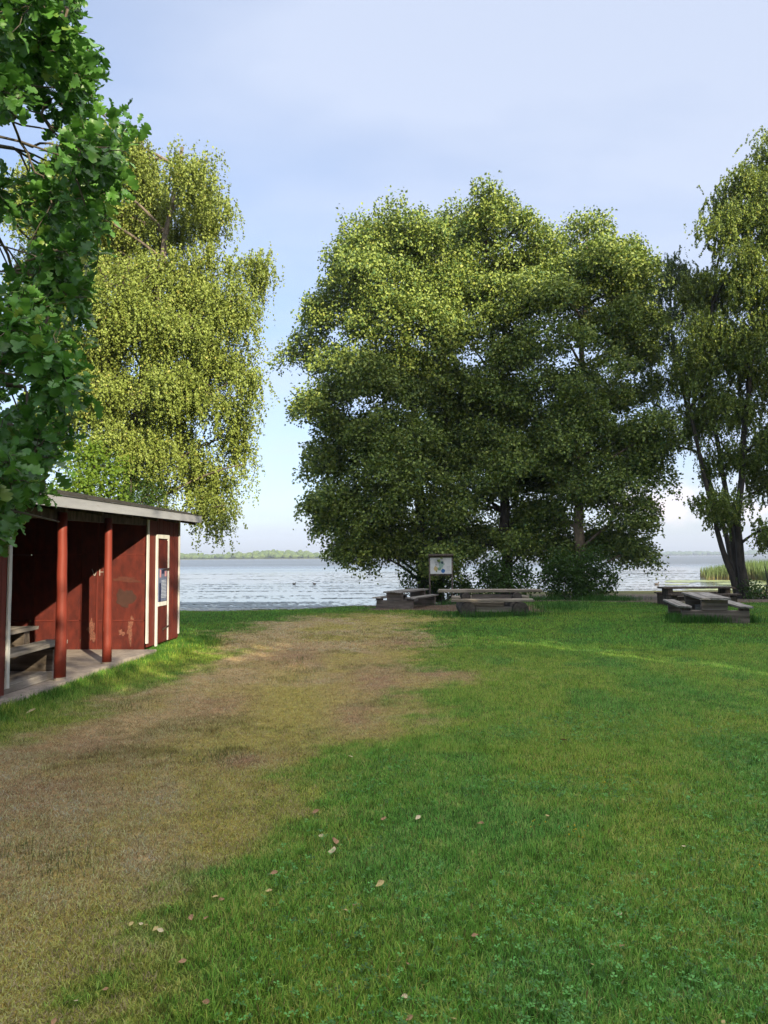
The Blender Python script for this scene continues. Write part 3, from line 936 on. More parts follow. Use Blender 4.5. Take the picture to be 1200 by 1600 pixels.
DEPTH = 3.0
SL = math.tan(math.radians(10.3))
f = MB(); siding(f, -2.0, .25, -.011, .10, lambda y: zr(y) + .06)
wl = f.build('wall', M_RED, sh)
f = MB(); siding(f, 4.72, 6.42, -.011, .10, lambda y: zr(y) + .06); f.build('wall', M_RED, sh)
def gable(y, x0, x1, t=.03):
    g_ = MB(); o_ = []
    for yy in (y - t / 2, y + t / 2):
        for x, z in ((x0, .06), (x1, .06), (x1, zr(y) + (.36 - x1) * SL + .03), (x0, zr(y) + (.36 - x0) * SL + .03)): g_.v.append((x, yy, z))
    g_.f = [[0, 1, 2, 3], [7, 6, 5, 4], [0, 4, 5, 1], [1, 5, 6, 2], [2, 6, 7, 3], [3, 7, 4, 0]]
    return g_


b = MB(); b.box((-DEPTH, 2.2, 1.52), (.03, 8.4, 2.95)); b.build('wall', M_RED, sh)
gable(6.43, -DEPTH + .02, -.03).build('wall', M_RED, sh); gable(-2.0, -DEPTH + .02, -.03).build('wall', M_RED, sh)
b = MB(); b.box((-.045, -.88, 1.17), (.02, 2.16, 2.2)); b.build('wall', M_RED, sh)
# partition: plywood boards with battens, facing the viewer
pw = MB(); ys = 4.66
xs = [-.02, -.86, -1.16, -2.0, -2.98]
for k in range(4):
    xa, xb = xs[k], xs[k + 1]
    if k == 1:
        pw.box(((xa + xb) / 2, ys + .012, 1.32), (xa - xb - .008, .02, 2.54)); continue
    for za, zb_ in ((.05, .565), (.575, 1.715), (1.725, zr(ys) + (.36 - xa) * SL + .03)):
        pw.box(((xa + xb) / 2, ys, (za + zb_) / 2), (xa - xb - .006, .02, zb_ - za - .006))
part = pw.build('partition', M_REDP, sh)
bt = MB(); bt.box((-.86, ys - .018, 1.28), (.03, .016, 2.5)); bt.box((-.435, ys - .017, 1.72), (.80, .012, .018)); bt.box((-.435, ys - .0175, .572), (.80, .013, .02))
bt.box((-1.58, ys - .0175, .572), (.80, .013, .02)); bt.box((-1.58, ys - .0175, 1.72), (.80, .013, .018))
bt.build('batten', M_RED, part)


def patch_(cx, cz, rx, rz, seed, n=26, rough=.3):
    r = random.Random(seed); mb = MB(); pts = []; ph = [r.random() * 6.28 for _ in range(4)]; n = n * 2
    for i in range(n):
        t = 2 * math.pi * i / n; k = 1 + rough * (.5 * math.sin(2 * t + ph[0]) + .35 * math.sin(3 * t + ph[1]) + .3 * math.sin(5 * t + ph[2]) + .25 * math.sin(9 * t + ph[3]) + .15 * (r.random() - .5))
        pts.append((cx + rx * math.cos(t) * k, ys - .0135, cz + rz * math.sin(t) * k))
    mb.poly(pts); return mb


st = patch_(-.36, .96, .15, .17, 4); st.build('soot_stain', M_STAIN, part)
mb = patch_(-.95, .40, .07, .15, 5, 30, .6)
mb2 = patch_(-.27, .42, .055, .17, 6, 30, .65); mb2.v = [(a, b - .0004, c) for a, b, c in mb2.v]
for q, nm_ in ((mb, 'bare_scuff'), (mb2, 'bare_scuff')): q.build(nm_, M_CHALK, part)
patch_(-.42, .36, .05, .05, 9, 20, .5).build('bare_scuff', M_CHALK, part)
patch_(-.35, 1.28, .20, .05, 12, 22, .5).build('rubbed_patch', M_DUST, part)
# VH in white strokes
vh = MB()


def stroke(x0, z0, x1, z1, w=.014):
    dx, dz = x1 - x0, z1 - z0; L = math.hypot(dx, dz); ang = math.atan2(dx, dz)
    vh.box(((x0 + x1) / 2, ys - .0125, (z0 + z1) / 2), (w, .005, L), rot=(0, ang, 0))


X0 = -.965
stroke(X0, 1.47, X0 + .045, 1.35); stroke(X0 + .10, 1.47, X0 + .052, 1.35)
stroke(X0 + .14, 1.475, X0 + .14, 1.35); stroke(X0 + .215, 1.475, X0 + .215, 1.35); stroke(X0 + .148, 1.415, X0 + .207, 1.415, .012)
vh.build('lettering', M_CHALKW, part)
# roof: one pitch rising to the back, felt on boards
def roof_pt(x, y, up=0): return (x, y, zr(y) + .05 + (.36 - x) * SL + up)
rf = MB(); NB = 15
ya, yb = -2.4, 6.62
n0 = 0
for t_, (u0, u1) in enumerate(((0, .035),)):
    v = [roof_pt(.36, ya, u0), roof_pt(-DEPTH - .3, ya, u0), roof_pt(-DEPTH - .3, yb, u0), roof_pt(.36, yb, u0),
         roof_pt(.36, ya, u1 + .0), roof_pt(-DEPTH - .3, ya, u1), roof_pt(-DEPTH - .3, yb, u1), roof_pt(.36, yb, u1)]
    rf.v += v
    for q in ((0, 1, 2, 3), (7, 6, 5, 4), (0, 4, 5, 1), (1, 5, 6, 2), (2, 6, 7, 3), (3, 7, 4, 0)): rf.f.append(list(q))
roof = rf.build('roof', M_WDARK, sh)
fl = MB()
for k in range(12):
    y0 = ya + .02 + k * (yb - ya - .04) / 12; y1 = y0 + (yb - ya - .04) / 12
    for a_, b_, h_ in ((y0, y0 + .05, .030), (y0 + .05, y1, .008)):
        i0 = len(fl.v)
        for xx, yy, uu in ((.40, a_, .038), (-DEPTH - .32, a_, .038), (-DEPTH - .32, b_, .038), (.40, b_, .038),
                           (.40, a_, .038 + h_), (-DEPTH - .32, a_, .038 + h_), (-DEPTH - .32, b_, .038 + h_), (.40, b_, .038 + h_)):
            fl.v.append(roof_pt(xx, yy, uu))
        for q in ((0, 1, 2, 3), (7, 6, 5, 4), (0, 4, 5, 1), (1, 5, 6, 2), (2, 6, 7, 3), (3, 7, 4, 0)): fl.f.append([i0 + j for j in q])
fl.build('felt', M_ROOF, roof)
# rafters under the eave
rt = MB()
for k in range(9):
    y = -2.2 + k * 1.1
    rt.box((-1.35, y, zr(y) - .06 + (.36 + 1.35) * SL), (3.3, .05, .11), rot=(0, math.radians(10.3), 0))
rt.build('rafter', M_WDARK, roof)
fa = MB()
i0 = 0
for y in np.linspace(ya, yb, 12):
    for x, dz in ((.365, -.055), (.39, -.055), (.39, .088), (.365, .088)): fa.v.append((x, y, zr(y) + dz + random.uniform(-.002, .002)))
for i in range(11):
    for k in range(4):
        a = i * 4 + k; b2 = i * 4 + (k + 1) % 4; fa.f.append([a, b2, b2 + 4, a + 4])
fa.f.append([3, 2, 1, 0]); fa.f.append([44, 45, 46, 47])
fa.build('fascia', M_FASC, sh)
bm_ = MB(); bm_.plank((-.075, 2.35, 2.25), (.12, 4.7, .13), axis=1, rot=(.017, 0, 0)); bm_.build('eave_beam', M_WDARK, sh)
# white corner boards
for (y, w_, x0) in ((.28, .062, .012), (4.685, .085, .012), (6.40, .05, .012)):
    t_ = MB(); t_.plank((x0, y, .12 + (zr(y) - .0) / 2), (.024, w_, zr(y) - .10), axis=2, jit=.002); t_.build('corner_board', M_WHITE, sh, bevel=.003)
# posts
for y, xp in ((9.76 - 8.28, .045), (11.24 - 8.28, .035)):
    r = .070 if y < 2 else .066
    t_ = MB(); zz = np.linspace(.10, 2.26, 9)
    t_.tube([(xp + random.uniform(-.006, .006), y + random.uniform(-.006, .006), z) for z in zz], [r * (1.06 - .03 * i + random.uniform(-.02, .02)) for i in range(9)], 14)
    po = t_.build('post', M_POST, sh, smooth=True)
    t_ = MB(); t_.tube([(xp, y, .03), (xp, y, .11)], r * 1.03, 14); t_.build('post_foot', M_CONC, po, smooth=False)
# hatch with white frame and notice
hy0, hy1 = 5.09, 5.76
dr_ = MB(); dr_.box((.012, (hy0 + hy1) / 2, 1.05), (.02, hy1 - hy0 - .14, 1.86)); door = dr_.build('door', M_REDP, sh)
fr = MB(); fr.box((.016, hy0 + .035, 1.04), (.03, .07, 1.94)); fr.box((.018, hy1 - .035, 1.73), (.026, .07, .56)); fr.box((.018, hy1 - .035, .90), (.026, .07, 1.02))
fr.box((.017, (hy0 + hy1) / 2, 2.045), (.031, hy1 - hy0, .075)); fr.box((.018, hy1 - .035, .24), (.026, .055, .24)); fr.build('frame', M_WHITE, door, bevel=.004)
hg = MB(); hg.box((.034, hy1 - .17, 1.44), (.012, .36, .035), rot=(.06, 0, 0)); hg.build('hinge', M_IRON, door)
hg = MB(); hg.box((.034, hy1 - .17, .36), (.012, .34, .03), rot=(.12, 0, 0)); hg.build('hinge', M_IRON, door)
M_N1 = plain('notice_paper', (.10, .12, .20), .5, .2); M_N2 = plain('notice_print', (.42, .46, .56), .5, .15, 60)
M_N3 = plain('notice_dark', (.012, .016, .06), .5); M_N4 = plain('notice_pink', (.45, .22, .25), .5)
nb = MB(); nc = (hy0 + hy1) / 2 - .03; nb.box((.030, nc, 1.16), (.014, .44, .60)); ntc = nb.build('notice', M_N1, door)
l_ = MB()
for i in range(13): l_.box((.0392, nc + .05, .93 + i * .026), (.003, .22 + .06 * random.random(), .009))
l_.build('printed_line', M_N2, ntc)
l_ = MB(); l_.box((.0390, nc - .15, 1.03), (.0035, .09, .33)); l_.build('printed_block', M_N3, ntc); l_ = MB(); l_.box((.0390, nc + .0, 1.40), (.0035, .14, .07)); l_.build('printed_block', M_N3, ntc)
l_ = MB(); l_.box((.0390, nc - .14, 1.37), (.0035, .07, .14)); l_.build('printed_picture', M_N4, ntc); l_ = MB(); l_.box((.0390, nc + .14, 1.36), (.0035, .09, .10)); l_.build('printed_picture', M_N4, ntc)
l_ = MB(); l_.box((.030, nc, .815), (.016, .45, .075)); l_.build('lower_rail', M_WHITE, door, bevel=.003)
# floor
sl = MB(); ptsl = []
for i in range(25):
    y = -.2 + 4.84 * i / 24; ptsl.append((.16 + .04 * math.sin(y * 1.7) + random.uniform(-.02, .02), y))
v0 = len(sl.v)
for x, y in ptsl: sl.v.append((x, y, .075))
for x, y in ptsl: sl.v.append((x + .03, y, -.1))
for x, y in ptsl: sl.v.append((-DEPTH + .03, y, .075))
for i in range(24):
    sl.f.append([i, i + 25, i + 26, i + 1]); sl.f.append([i + 50, i, i + 1, i + 51])
sl.build('floor_slab', M_CONC, sh)
si = MB(); si.plank((-.16, .78, .125), (.16, 1.46, .10), axis=1, seg=6, jit=.008); si.build('sill_beam', M_WGREY_Y, sh, bevel=.01)

# ------------------------------------------------------------------ picnic tables
def timber_table(loc, rz, label, L=2.9, group='heavy timber picnic tables', wid=1.72, h=.61, dark=False):
    r = empty('picnic_table', loc, rz); tag(r, label, 'table', group)
    mx_, my_ = (M_WGREY_X, M_WGREY_Y) if not dark else (M_WDARK, M_WDARK)
    t_ = MB()
    for k in range(3): t_.plank((-.235 + .235 * k, random.uniform(-.02, .02), h - .025), (.228, L, .05), axis=1, jit=.004)
    t_.build('tabletop', my_, r, bevel=.004)
    for s in (-1, 1):
        b_ = MB()
        b_.plank((s * (wid / 2 - .17), random.uniform(-.03, .03), .385), (.31, L * .97, .05), axis=1, jit=.006, rot=(0, random.uniform(-.02, .02), 0)); b_.build('bench', my_, r, bevel=.005)
    for e in (-1, 1):
        y = e * (L / 2 - .22)
        q = MB(); q.plank((0, y, .14), (wid - .20, .20, .31), axis=0, seg=6, jit=.008); q.build('base_timber', mx_, r, bevel=.012)
        q = MB(); q.plank((0, y, .3 + (h - .35) / 2), (.58, .17, h - .36), axis=0, seg=3, jit=.006); q.build('pedestal', mx_, r, bevel=.008)
        for s in (-1, 1):
            q = MB(); q.box((s * (wid / 2 - .20), y + .02 * e, .327), (.22, .15, .06), jit=.006); q.build('bench_block', M_WDARK, r, bevel=.006)
    q = MB(); q.plank((0, 0, .22), (.12, L - .65, .14), axis=1); q.build('stretcher', my_, r, bevel=.008)
    return r


# front right (18 m away): near edge of its top measured at 18.1 m
timber_table((8.05 + .28, 19.35, 0), math.radians(-13.5), 'grey timber picnic table with low side benches standing nearest on the right of the lawn')
timber_table((.80, 26.6, -.15), math.radians(-24), 'weathered timber picnic table left of the map board at the edge of the water', L=2.6, wid=1.55)
timber_table((10.35, 24.7, -.02), math.radians(88), 'dark timber picnic table seen side-on at the foot of the leaning birch', L=2.3, dark=True)
timber_table((-5.42, 9.35, .075), math.radians(-1), 'old timber picnic table in the shade inside the red shelter', L=3.0, wid=1.66, h=.60, group='heavy timber picnic tables')

# log table in the middle: planks on short round logs
lt = empty('log_picnic_table', (3.02, 21.5, 0), math.radians(-2)); tag(lt, 'log-built picnic table with round log ends, in front of the middle alder', 'table')
t_ = MB(); t_.plank((-.0, -.16, .655), (2.98, .30, .075), axis=0, jit=.01); t_.plank((.0, .17, .655), (2.9, .31, .075), axis=0, jit=.01); t_.build('tabletop', M_WLOG_X, lt, bevel=.012)
for s, dx in ((-1, -.0), (1, .12)):
    t_ = MB(); t_.plank((dx, s * .82, .425), (2.26, .32, .075), axis=0, jit=.012); t_.build('bench', M_WLOG_X, lt, bevel=.012)
for s in (-1, 1):
    x = s * .72 + .04
    pts = [(x + random.uniform(-.01, .01), y, .17) for y in np.linspace(-1.0, 1.0, 7)]
    t_ = MB(); t_.tube(pts, [.215 + random.uniform(-.01, .01) for _ in pts], 16); t_.build('base_log', M_WEND, lt, smooth=False)
    pts = [(x, y, .49) for y in np.linspace(-.42, .42, 4)]
    t_ = MB(); t_.tube(pts, [.125 + random.uniform(-.008, .008) for _ in pts], 14); t_.build('upper_log', M_WEND, lt)
t_ = MB(); t_.plank((.04, -.78, .17), (.98, .12, .16), axis=0, jit=.012); t_.build('cross_log', M_WLOG_X, lt, bevel=.02)
t_ = MB(); t_.plank((.04, -.18, .46), (1.15, .14, .2), axis=0, jit=.012); t_.build('cross_log', M_WGREY_X, lt, bevel=.02)
t_ = MB(); t_.plank((.04, .7, .2), (.98, .12, .16), axis=0, jit=.012); t_.build('cross_log', M_WLOG_X, lt, bevel=.02)

# ------------------------------------------------------------------ map board
D = 27.6; k = D / F
bd = empty('map_board', (P(689, 900, D).x, D, float(ground_h(2.1, D)))); tag(bd, 'small roofed map board on two thin posts in front of the twin alder trunks', 'sign')
zb = bd.location.z
x0 = bd.location.x
def bz(py): return P(690, py, D).z - zb
for px in (671.5, 706.5):
    t_ = MB(); t_.tube([(P(px, 900, D).x - x0, 0, -.1), (P(px, 900, D).x - x0, 0, bz(868))], .032, 8); t_.build('post', M_WGREY_X, bd, smooth=True)
wpl = 33 * k
M_BP = plain('board_white', (.62, .62, .60), .5, .06)
t_ = MB(); t_.box((0, -.02, (bz(871.5) + bz(896.5)) / 2), (wpl, .02, bz(871.5) - bz(896.5))); pn = t_.build('panel', M_BP, bd)
t_ = MB(); t_.box((0, -.02, bz(869.8)), (wpl + .12, .05, .05)); t_.build('rail', M_WDARK, bd, bevel=.005); t_ = MB(); t_.box((0, -.02, bz(898.2)), (wpl + .06, .05, .05)); t_.build('rail', M_WDARK, bd, bevel=.005)
t_ = MB(); t_.box((.0, -.04, bz(867.0)), (wpl + .16, .20, .022), rot=(.3, 0, 0)); t_.build('small_roof', M_WDARK, bd)


def spot(cx, cz, rx, rz, c, nm_, seed, rough=.12, off=.0315):
    r = random.Random(seed); mb = MB(); W2 = wpl; Hh = bz(871.5) - bz(896.5); z0 = bz(896.5); pts = []
    for i in range(22):
        a = 2 * math.pi * i / 22; q = 1 + rough * (r.random() * 2 - 1)
        pts.append(((cx - .5) * W2 + rx * math.cos(a) * q, -off, z0 + (1 - cz) * Hh + rz * math.sin(a) * q))
    mb.poly(pts); mb.build('map_patch', plain(nm_, c, .5, .15, 40), pn)


spot(.60, .82, .075, .075, (.03, .14, .36), 'map_blue', 1, .04)
spot(.52, .42, .105, .13, (.30, .42, .34), 'map_green', 2, .2)
spot(.57, .30, .05, .05, (.04, .08, .09), 'map_dark', 3, .25, .033)
spot(.44, .30, .035, .035, (.18, .20, .18), 'map_grey', 4, .25, .033)
spot(.42, .70, .06, .06, (.16, .30, .20), 'map_moss', 5, .2, .033)
spot(.26, .68, .07, .09, (.50, .38, .16), 'map_sand', 6, .3, .032)
tl = MB()
for i in range(3): tl.box(((.30 - .5) * wpl, -.0315, bz(875 + i * 2.0)), (.22 - .03 * i, .002, .012))
tl.build('printed_line', plain('map_print', (.30, .31, .33)), pn); tl = MB()
for i in range(4): tl.box(((.86 - .5) * wpl, -.0315, bz(885 + i * 2.0)), (.12, .002, .010))
tl.build('printed_line', plain('map_print', (.30, .31, .33)), pn)

# ------------------------------------------------------------------ grass
def blades(name, x, y, hgt, wid, lean, col, seg2=True, z=None):
    n = len(x); z = ground_h(x, y) if z is None else z
    base = np.stack([x, y, z - .004], 1)
    a = rng.random(n) * 2 * np.pi; side = np.stack([np.cos(a), np.sin(a), np.zeros(n)], 1)
    b = rng.random(n) * 2 * np.pi; ld = np.stack([np.cos(b), np.sin(b), np.zeros(n)], 1)
    hgt = hgt[:, None]; wid = wid[:, None]; lean = lean[:, None]
    up = np.array([0, 0, 1.0])
    tip = base + up * hgt * np.sqrt(np.clip(1 - lean ** 2, .05, 1)) + ld * hgt * lean
    if seg2:
        mid = base + up * hgt * .58 * np.sqrt(np.clip(1 - (lean * .5) ** 2, .05, 1)) + ld * hgt * lean * .35
        V = np.stack([base - side * wid * .5, base + side * wid * .5, mid + side * wid * .42, mid - side * wid * .42, tip], 1)
        o = np.arange(n)[:, None] * 5
        F1 = o + np.array([[0, 1, 2, 3]]); F2 = o + np.array([[3, 2, 4]])
        idx = np.concatenate([F1, F2], 1).ravel(); cnt = np.tile([4, 3], n)
        shade_ = np.array([1, 1, 1, 1, 1.0])
        K = 5
    else:
        V = np.stack([base - side * wid * .5, base + side * wid * .5, tip], 1)
        idx = (np.arange(n)[:, None] * 3 + np.array([[0, 1, 2]])).ravel(); cnt = np.full(n, 3); K = 3
    colv = np.repeat(col, K, axis=0)
    return mesh_np(name, V.reshape(-1, 3), idx, cnt, M_GRASS, col=colv)


def scatter(n, y0, y1, pw=1.0, xm=.62, x_pad=1.0):
    y = y0 + (y1 - y0) * rng.random(n) ** pw
    x = (rng.random(n) * 2 - 1) * (y * xm + x_pad)
    return x, y


def lawn(n, y0, y1, pw, seg2, hs=1.0, ws=1.0, name='grass'):
    x, y = scatter(n, y0, y1, pw)
    e = edge_y(x)
    # not on the slab of the shelter
    lx = x + 4.706 - .043 * y
    keep = ~((lx < .13) & (lx > -3.2) & (y > 8.0) & (y < 12.85)) & ~((lx < .0) & (lx > -3.2) & (y > 6.2) & (y < 14.8))
    keep &= (y < e + .2 + (vnoise(x * 2, y * 2) - .5) * 1.4)
    m, dirt = dry_mask(x, y)
    m = m * (1 - .6 * sstep(.54, .70, fbm(x * 1.3 + 77, y * 1.3 + 5) * .6 + fbm(x * 6, y * 6 + 4) * .4 + .05 * gauss(x, y, DG_C)))
    keep &= rng.random(n) > np.maximum(dirt * .93, m * .12)
    x, y, m, lx = x[keep], y[keep], m[keep], lx[keep]; n = len(x)
    t = fbm(x * 1.1 + 20, y * 1.1 + 7)
    tuft = sstep(.52, .7, vnoise(x * 5 + 3, y * 5)) + .6 * sstep(.5, .8, vnoise(x * 13, y * 13))
    h = (.021 + .027 * t + .017 * tuft) * rng.uniform(.5, 1.35, n)
    near_sh = np.exp(-((lx - .35) / .4) ** 2) * ((y > 7) & (y < 15.3))
    h = h * (1 + .9 * near_sh)
    h = h * (1 - m) + (.018 + .026 * rng.random(n)) * m
    h = h * hs
    wd = (.0032 + .0025 * rng.random(n)) * ws
    lean = rng.uniform(.15, .85, n); lean = lean * (1 - m) + rng.uniform(.6, .97, n) * m
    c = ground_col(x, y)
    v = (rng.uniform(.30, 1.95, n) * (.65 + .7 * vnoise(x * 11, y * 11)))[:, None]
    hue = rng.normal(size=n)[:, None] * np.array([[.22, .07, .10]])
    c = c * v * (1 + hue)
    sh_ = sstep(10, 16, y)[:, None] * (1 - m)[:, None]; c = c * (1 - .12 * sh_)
    dead = (rng.random(n) < .05) & (m < .5); c[dead] = np.array([.24, .19, .07]) * rng.uniform(.6, 1.3, (dead.sum(), 1))
    dd = (rng.random(n) < .30) & (m > .5); c[dd] = np.array([.42, .33, .19]) * rng.uniform(.6, 1.2, (dd.sum(), 1))
    return x, y, h, wd, lean, np.clip(c, .003, .5)


A1 = lawn(480000, 2.0, 6.5, 1.25, True, .85, 1.0)
A2 = lawn(520000, 6.3, 13.5, 1.15, False, .95, 1.35)
A3 = lawn(420000, 13.2, 28.5, 1.1, False, 1.15, 2.9)
A4 = lawn(30000, -1.0, 2.1, 1.0, False, 1.0, 2.0)
cat = [np.concatenate([q[i] for q in (A2, A3, A4)]) for i in range(6)]
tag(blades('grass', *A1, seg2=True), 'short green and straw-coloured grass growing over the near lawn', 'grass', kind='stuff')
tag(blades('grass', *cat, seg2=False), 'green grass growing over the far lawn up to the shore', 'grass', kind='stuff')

# longer grass round the feet of tables, posts and bushes
def tufts(spots, n_each, hmin, hmax, colr, name, label, wid=.006):
    xs, ys_ = [], []
    for cx, cy, sx, sy, k in spots:
        n = int(n_each * k); xs.append(rng.normal(size=n) * sx + cx); ys_.append(rng.normal(size=n) * sy + cy)
    x = np.concatenate(xs); y = np.concatenate(ys_); n = len(x)
    c = np.array(colr) * rng.uniform(.5, 1.5, (n, 1)) * (1 + rng.normal(size=(n, 1)) * np.array([[.2, .05, .1]]))
    o = blades(name, x, y, rng.uniform(hmin, hmax, n), np.full(n, wid), rng.uniform(.05, .55, n), np.clip(c, .004, .5), True)
    return tag(o, label, 'grass', kind='stuff')


sp_ = [(7.6, 18.05, .35, .08, 1.2), (8.4, 18.1, .35, .08, 1.2), (8.75, 18.3, .2, .1, .8), (7.3, 18.6, .1, .3, .5), (2.4, 20.4, .5, .1, .5), (3.7, 20.4, .5, .1, .5),
       (5.0, 28.0, 1.0, .5, 2.0), (8.3, 27.6, .55, .3, 1.8), (3.0, 27.8, 1.2, .4, 1.0), (5.6, 23.6, .5, .8, .8)]
tufts(sp_, 900, .10, .28, (.055, .15, .025), 'tall_grass', 'longer dark green grass at the feet of the tables and bushes', .010)
sh_t = [(-4.05 + .043 * t_, 8 + t_, .12, .35, .8) for t_ in np.arange(0, 7.4, .45)] + [(-3.75, 14.0, .25, .5, 2.0), (-4.15, 13.4, .12, .3, 1.4), (-3.9, 14.7, .3, .3, 1.5)]
tufts(sh_t, 900, .04, .11, (.08, .20, .03), 'tall_grass', 'longer green grass along the foot of the red shelter', .006)
# straggly tufts on the worn track
tt_ = []
for a_, b_ in ((450, 1035), (480, 1028), (440, 1062), (470, 1048), (335, 1188), (345, 1180), (110, 1352), (210, 1105), (30, 1330)):
    g_ = G(a_, b_); tt_.append((g_.x, g_.y, .10 + .008 * g_.y, .07 + .01 * g_.y, .25))
tufts(tt_, 380, .02, .065, (.15, .17, .06), 'grass_tufts', 'small dark tufts standing on the worn track', .005)

# clover among the near grass on the right
n = 16000
x = rng.uniform(-.6, 4.4, n); y = 2.3 + 5.5 * rng.random(n) ** 1.2
kp = (vnoise(x * 1.3 + 50, y * 1.3) + .35 * sstep(.2, 1.8, x) - .13 * (y - 2.3) + .30 * rng.random(n) > .52) & (dry_mask(x, y)[0] < .2)
x, y = x[kp], y[kp]; n = len(x); z = ground_h(x, y) + rng.uniform(.012, .05, n)
c = np.stack([x, y, z], 1); V = []; a0 = rng.random(n) * 6.28; s = rng.uniform(.0065, .0125, n)
tl = rng.normal(size=(n, 2)) * .25
for k in range(3):
    a = a0 + k * 2.094
    for rr, da, dz in ((0.05, 0, 0), (.95, -.55, .25), (1.35, -.28, .3), (1.25, 0, .15), (1.35, .28, .3), (.95, .55, .25)):
        dx = np.cos(a + da) * rr * s; dy = np.sin(a + da) * rr * s
        V.append(c + np.stack([dx, dy, dz * s + dx * tl[:, 0] + dy * tl[:, 1]], 1))
V = np.stack(V, 1).reshape(-1, 3)
idx = np.arange(n * 18).reshape(-1, 6)
cc = np.repeat(np.array([.105, .27, .065]) * rng.uniform(.4, 1.6, (n, 1)), 18, axis=0)
tag(mesh_np('clover', V, idx, np.full(len(idx), 6), M_GRASS, col=cc), 'small round clover leaves growing among the near grass', 'clover', kind='stuff')

# seed heads and small yellow flowers
def dots(name, label, cat_, spots, n, colr, size, hmin, hmax):
    xs, ys_ = [], []
    for px, py, rx, ry, k in spots:
        m = int(n * k); u = rng.normal(size=(m, 2)) * .5
        for a, b in u:
            g_ = G(px + a * rx, py + b * ry); xs.append(g_.x); ys_.append(g_.y)
    x = np.array(xs); y = np.array(ys_); m = len(x); z = ground_h(x, y) + rng.uniform(hmin, hmax, m)
    s = size * rng.uniform(.6, 1.3, m) * (1 + .05 * y)
    c = np.stack([x, y, z], 1); V = []
    for a, b, h in ((1, 0, 0), (0, 1, 0), (-1, 0, 0), (0, -1, 0), (0, 0, 1.3), (0, 0, -1)):
        V.append(c + np.stack([a * s, b * s, h * s], 1))
    V = np.stack(V, 1).reshape(-1, 3); o = np.arange(m)[:, None, None] * 6
    f = (o + np.array([[0, 1, 4], [1, 2, 4], [2, 3, 4], [3, 0, 4], [1, 0, 5], [2, 1, 5], [3, 2, 5], [0, 3, 5]])[None]).reshape(-1, 3)
    cc = np.repeat(np.array(colr) * rng.uniform(.6, 1.3, (m, 1)), 6, axis=0)
    tag(mesh_np(name, V, f, np.full(len(f), 3), M_GRASS, col=cc), label, cat_, kind='stuff')


dots('seed_heads', 'pale brown grass seed heads scattered over the right of the lawn', 'seed heads',
     [(960, 1210, 160, 50, .6), (1040, 1120, 160, 50, .8), (850, 1120, 200, 60, .6), (760, 1150, 200, 60, .4), (1000, 1060, 200, 40, .6)], 260, (.20, .15, .035), .0035, .05, .085)
dots('yellow_flowers', 'little yellow flowers in the middle of the lawn', 'flowers',
     [(905, 1315, 20, 12, 1), (830, 1305, 30, 10, .6), (960, 1240, 60, 30, .8), (915, 1280, 20, 20, .4), (1190, 1370, 10, 8, .3)], 12, (.55, .40, .03), .004, .05, .08)

# ------------------------------------------------------------------ fallen leaves: each its own object
def leaf_mesh(seed, mat):
    r = random.Random(seed); n = 5; V = []; Fq = []
    prof = [.02, .30, .42, .36, .20, .02]; curl = r.uniform(.1, .5); cup = r.uniform(.1, .6)
    for i, w_ in enumerate(prof):
        t_ = i / n
        zc = curl * (t_ - .5) ** 2
        for s in (-1, -.5, 0, .5, 1):
            ww = w_ * (1 + r.uniform(-.08, .08)); V.append((t_ - .5, s * ww, zc + cup * (s * ww) ** 2 * 2 + r.uniform(-.01, .01)))
    for i in range(n):
        for k in range(4):
            a = i * 5 + k; Fq.append((a, a + 1, a + 6, a + 5))
    me = bpy.data.meshes.new('fallen_leaf'); me.from_pydata(V, [], Fq); me.update(); me.materials.append(mat); return me


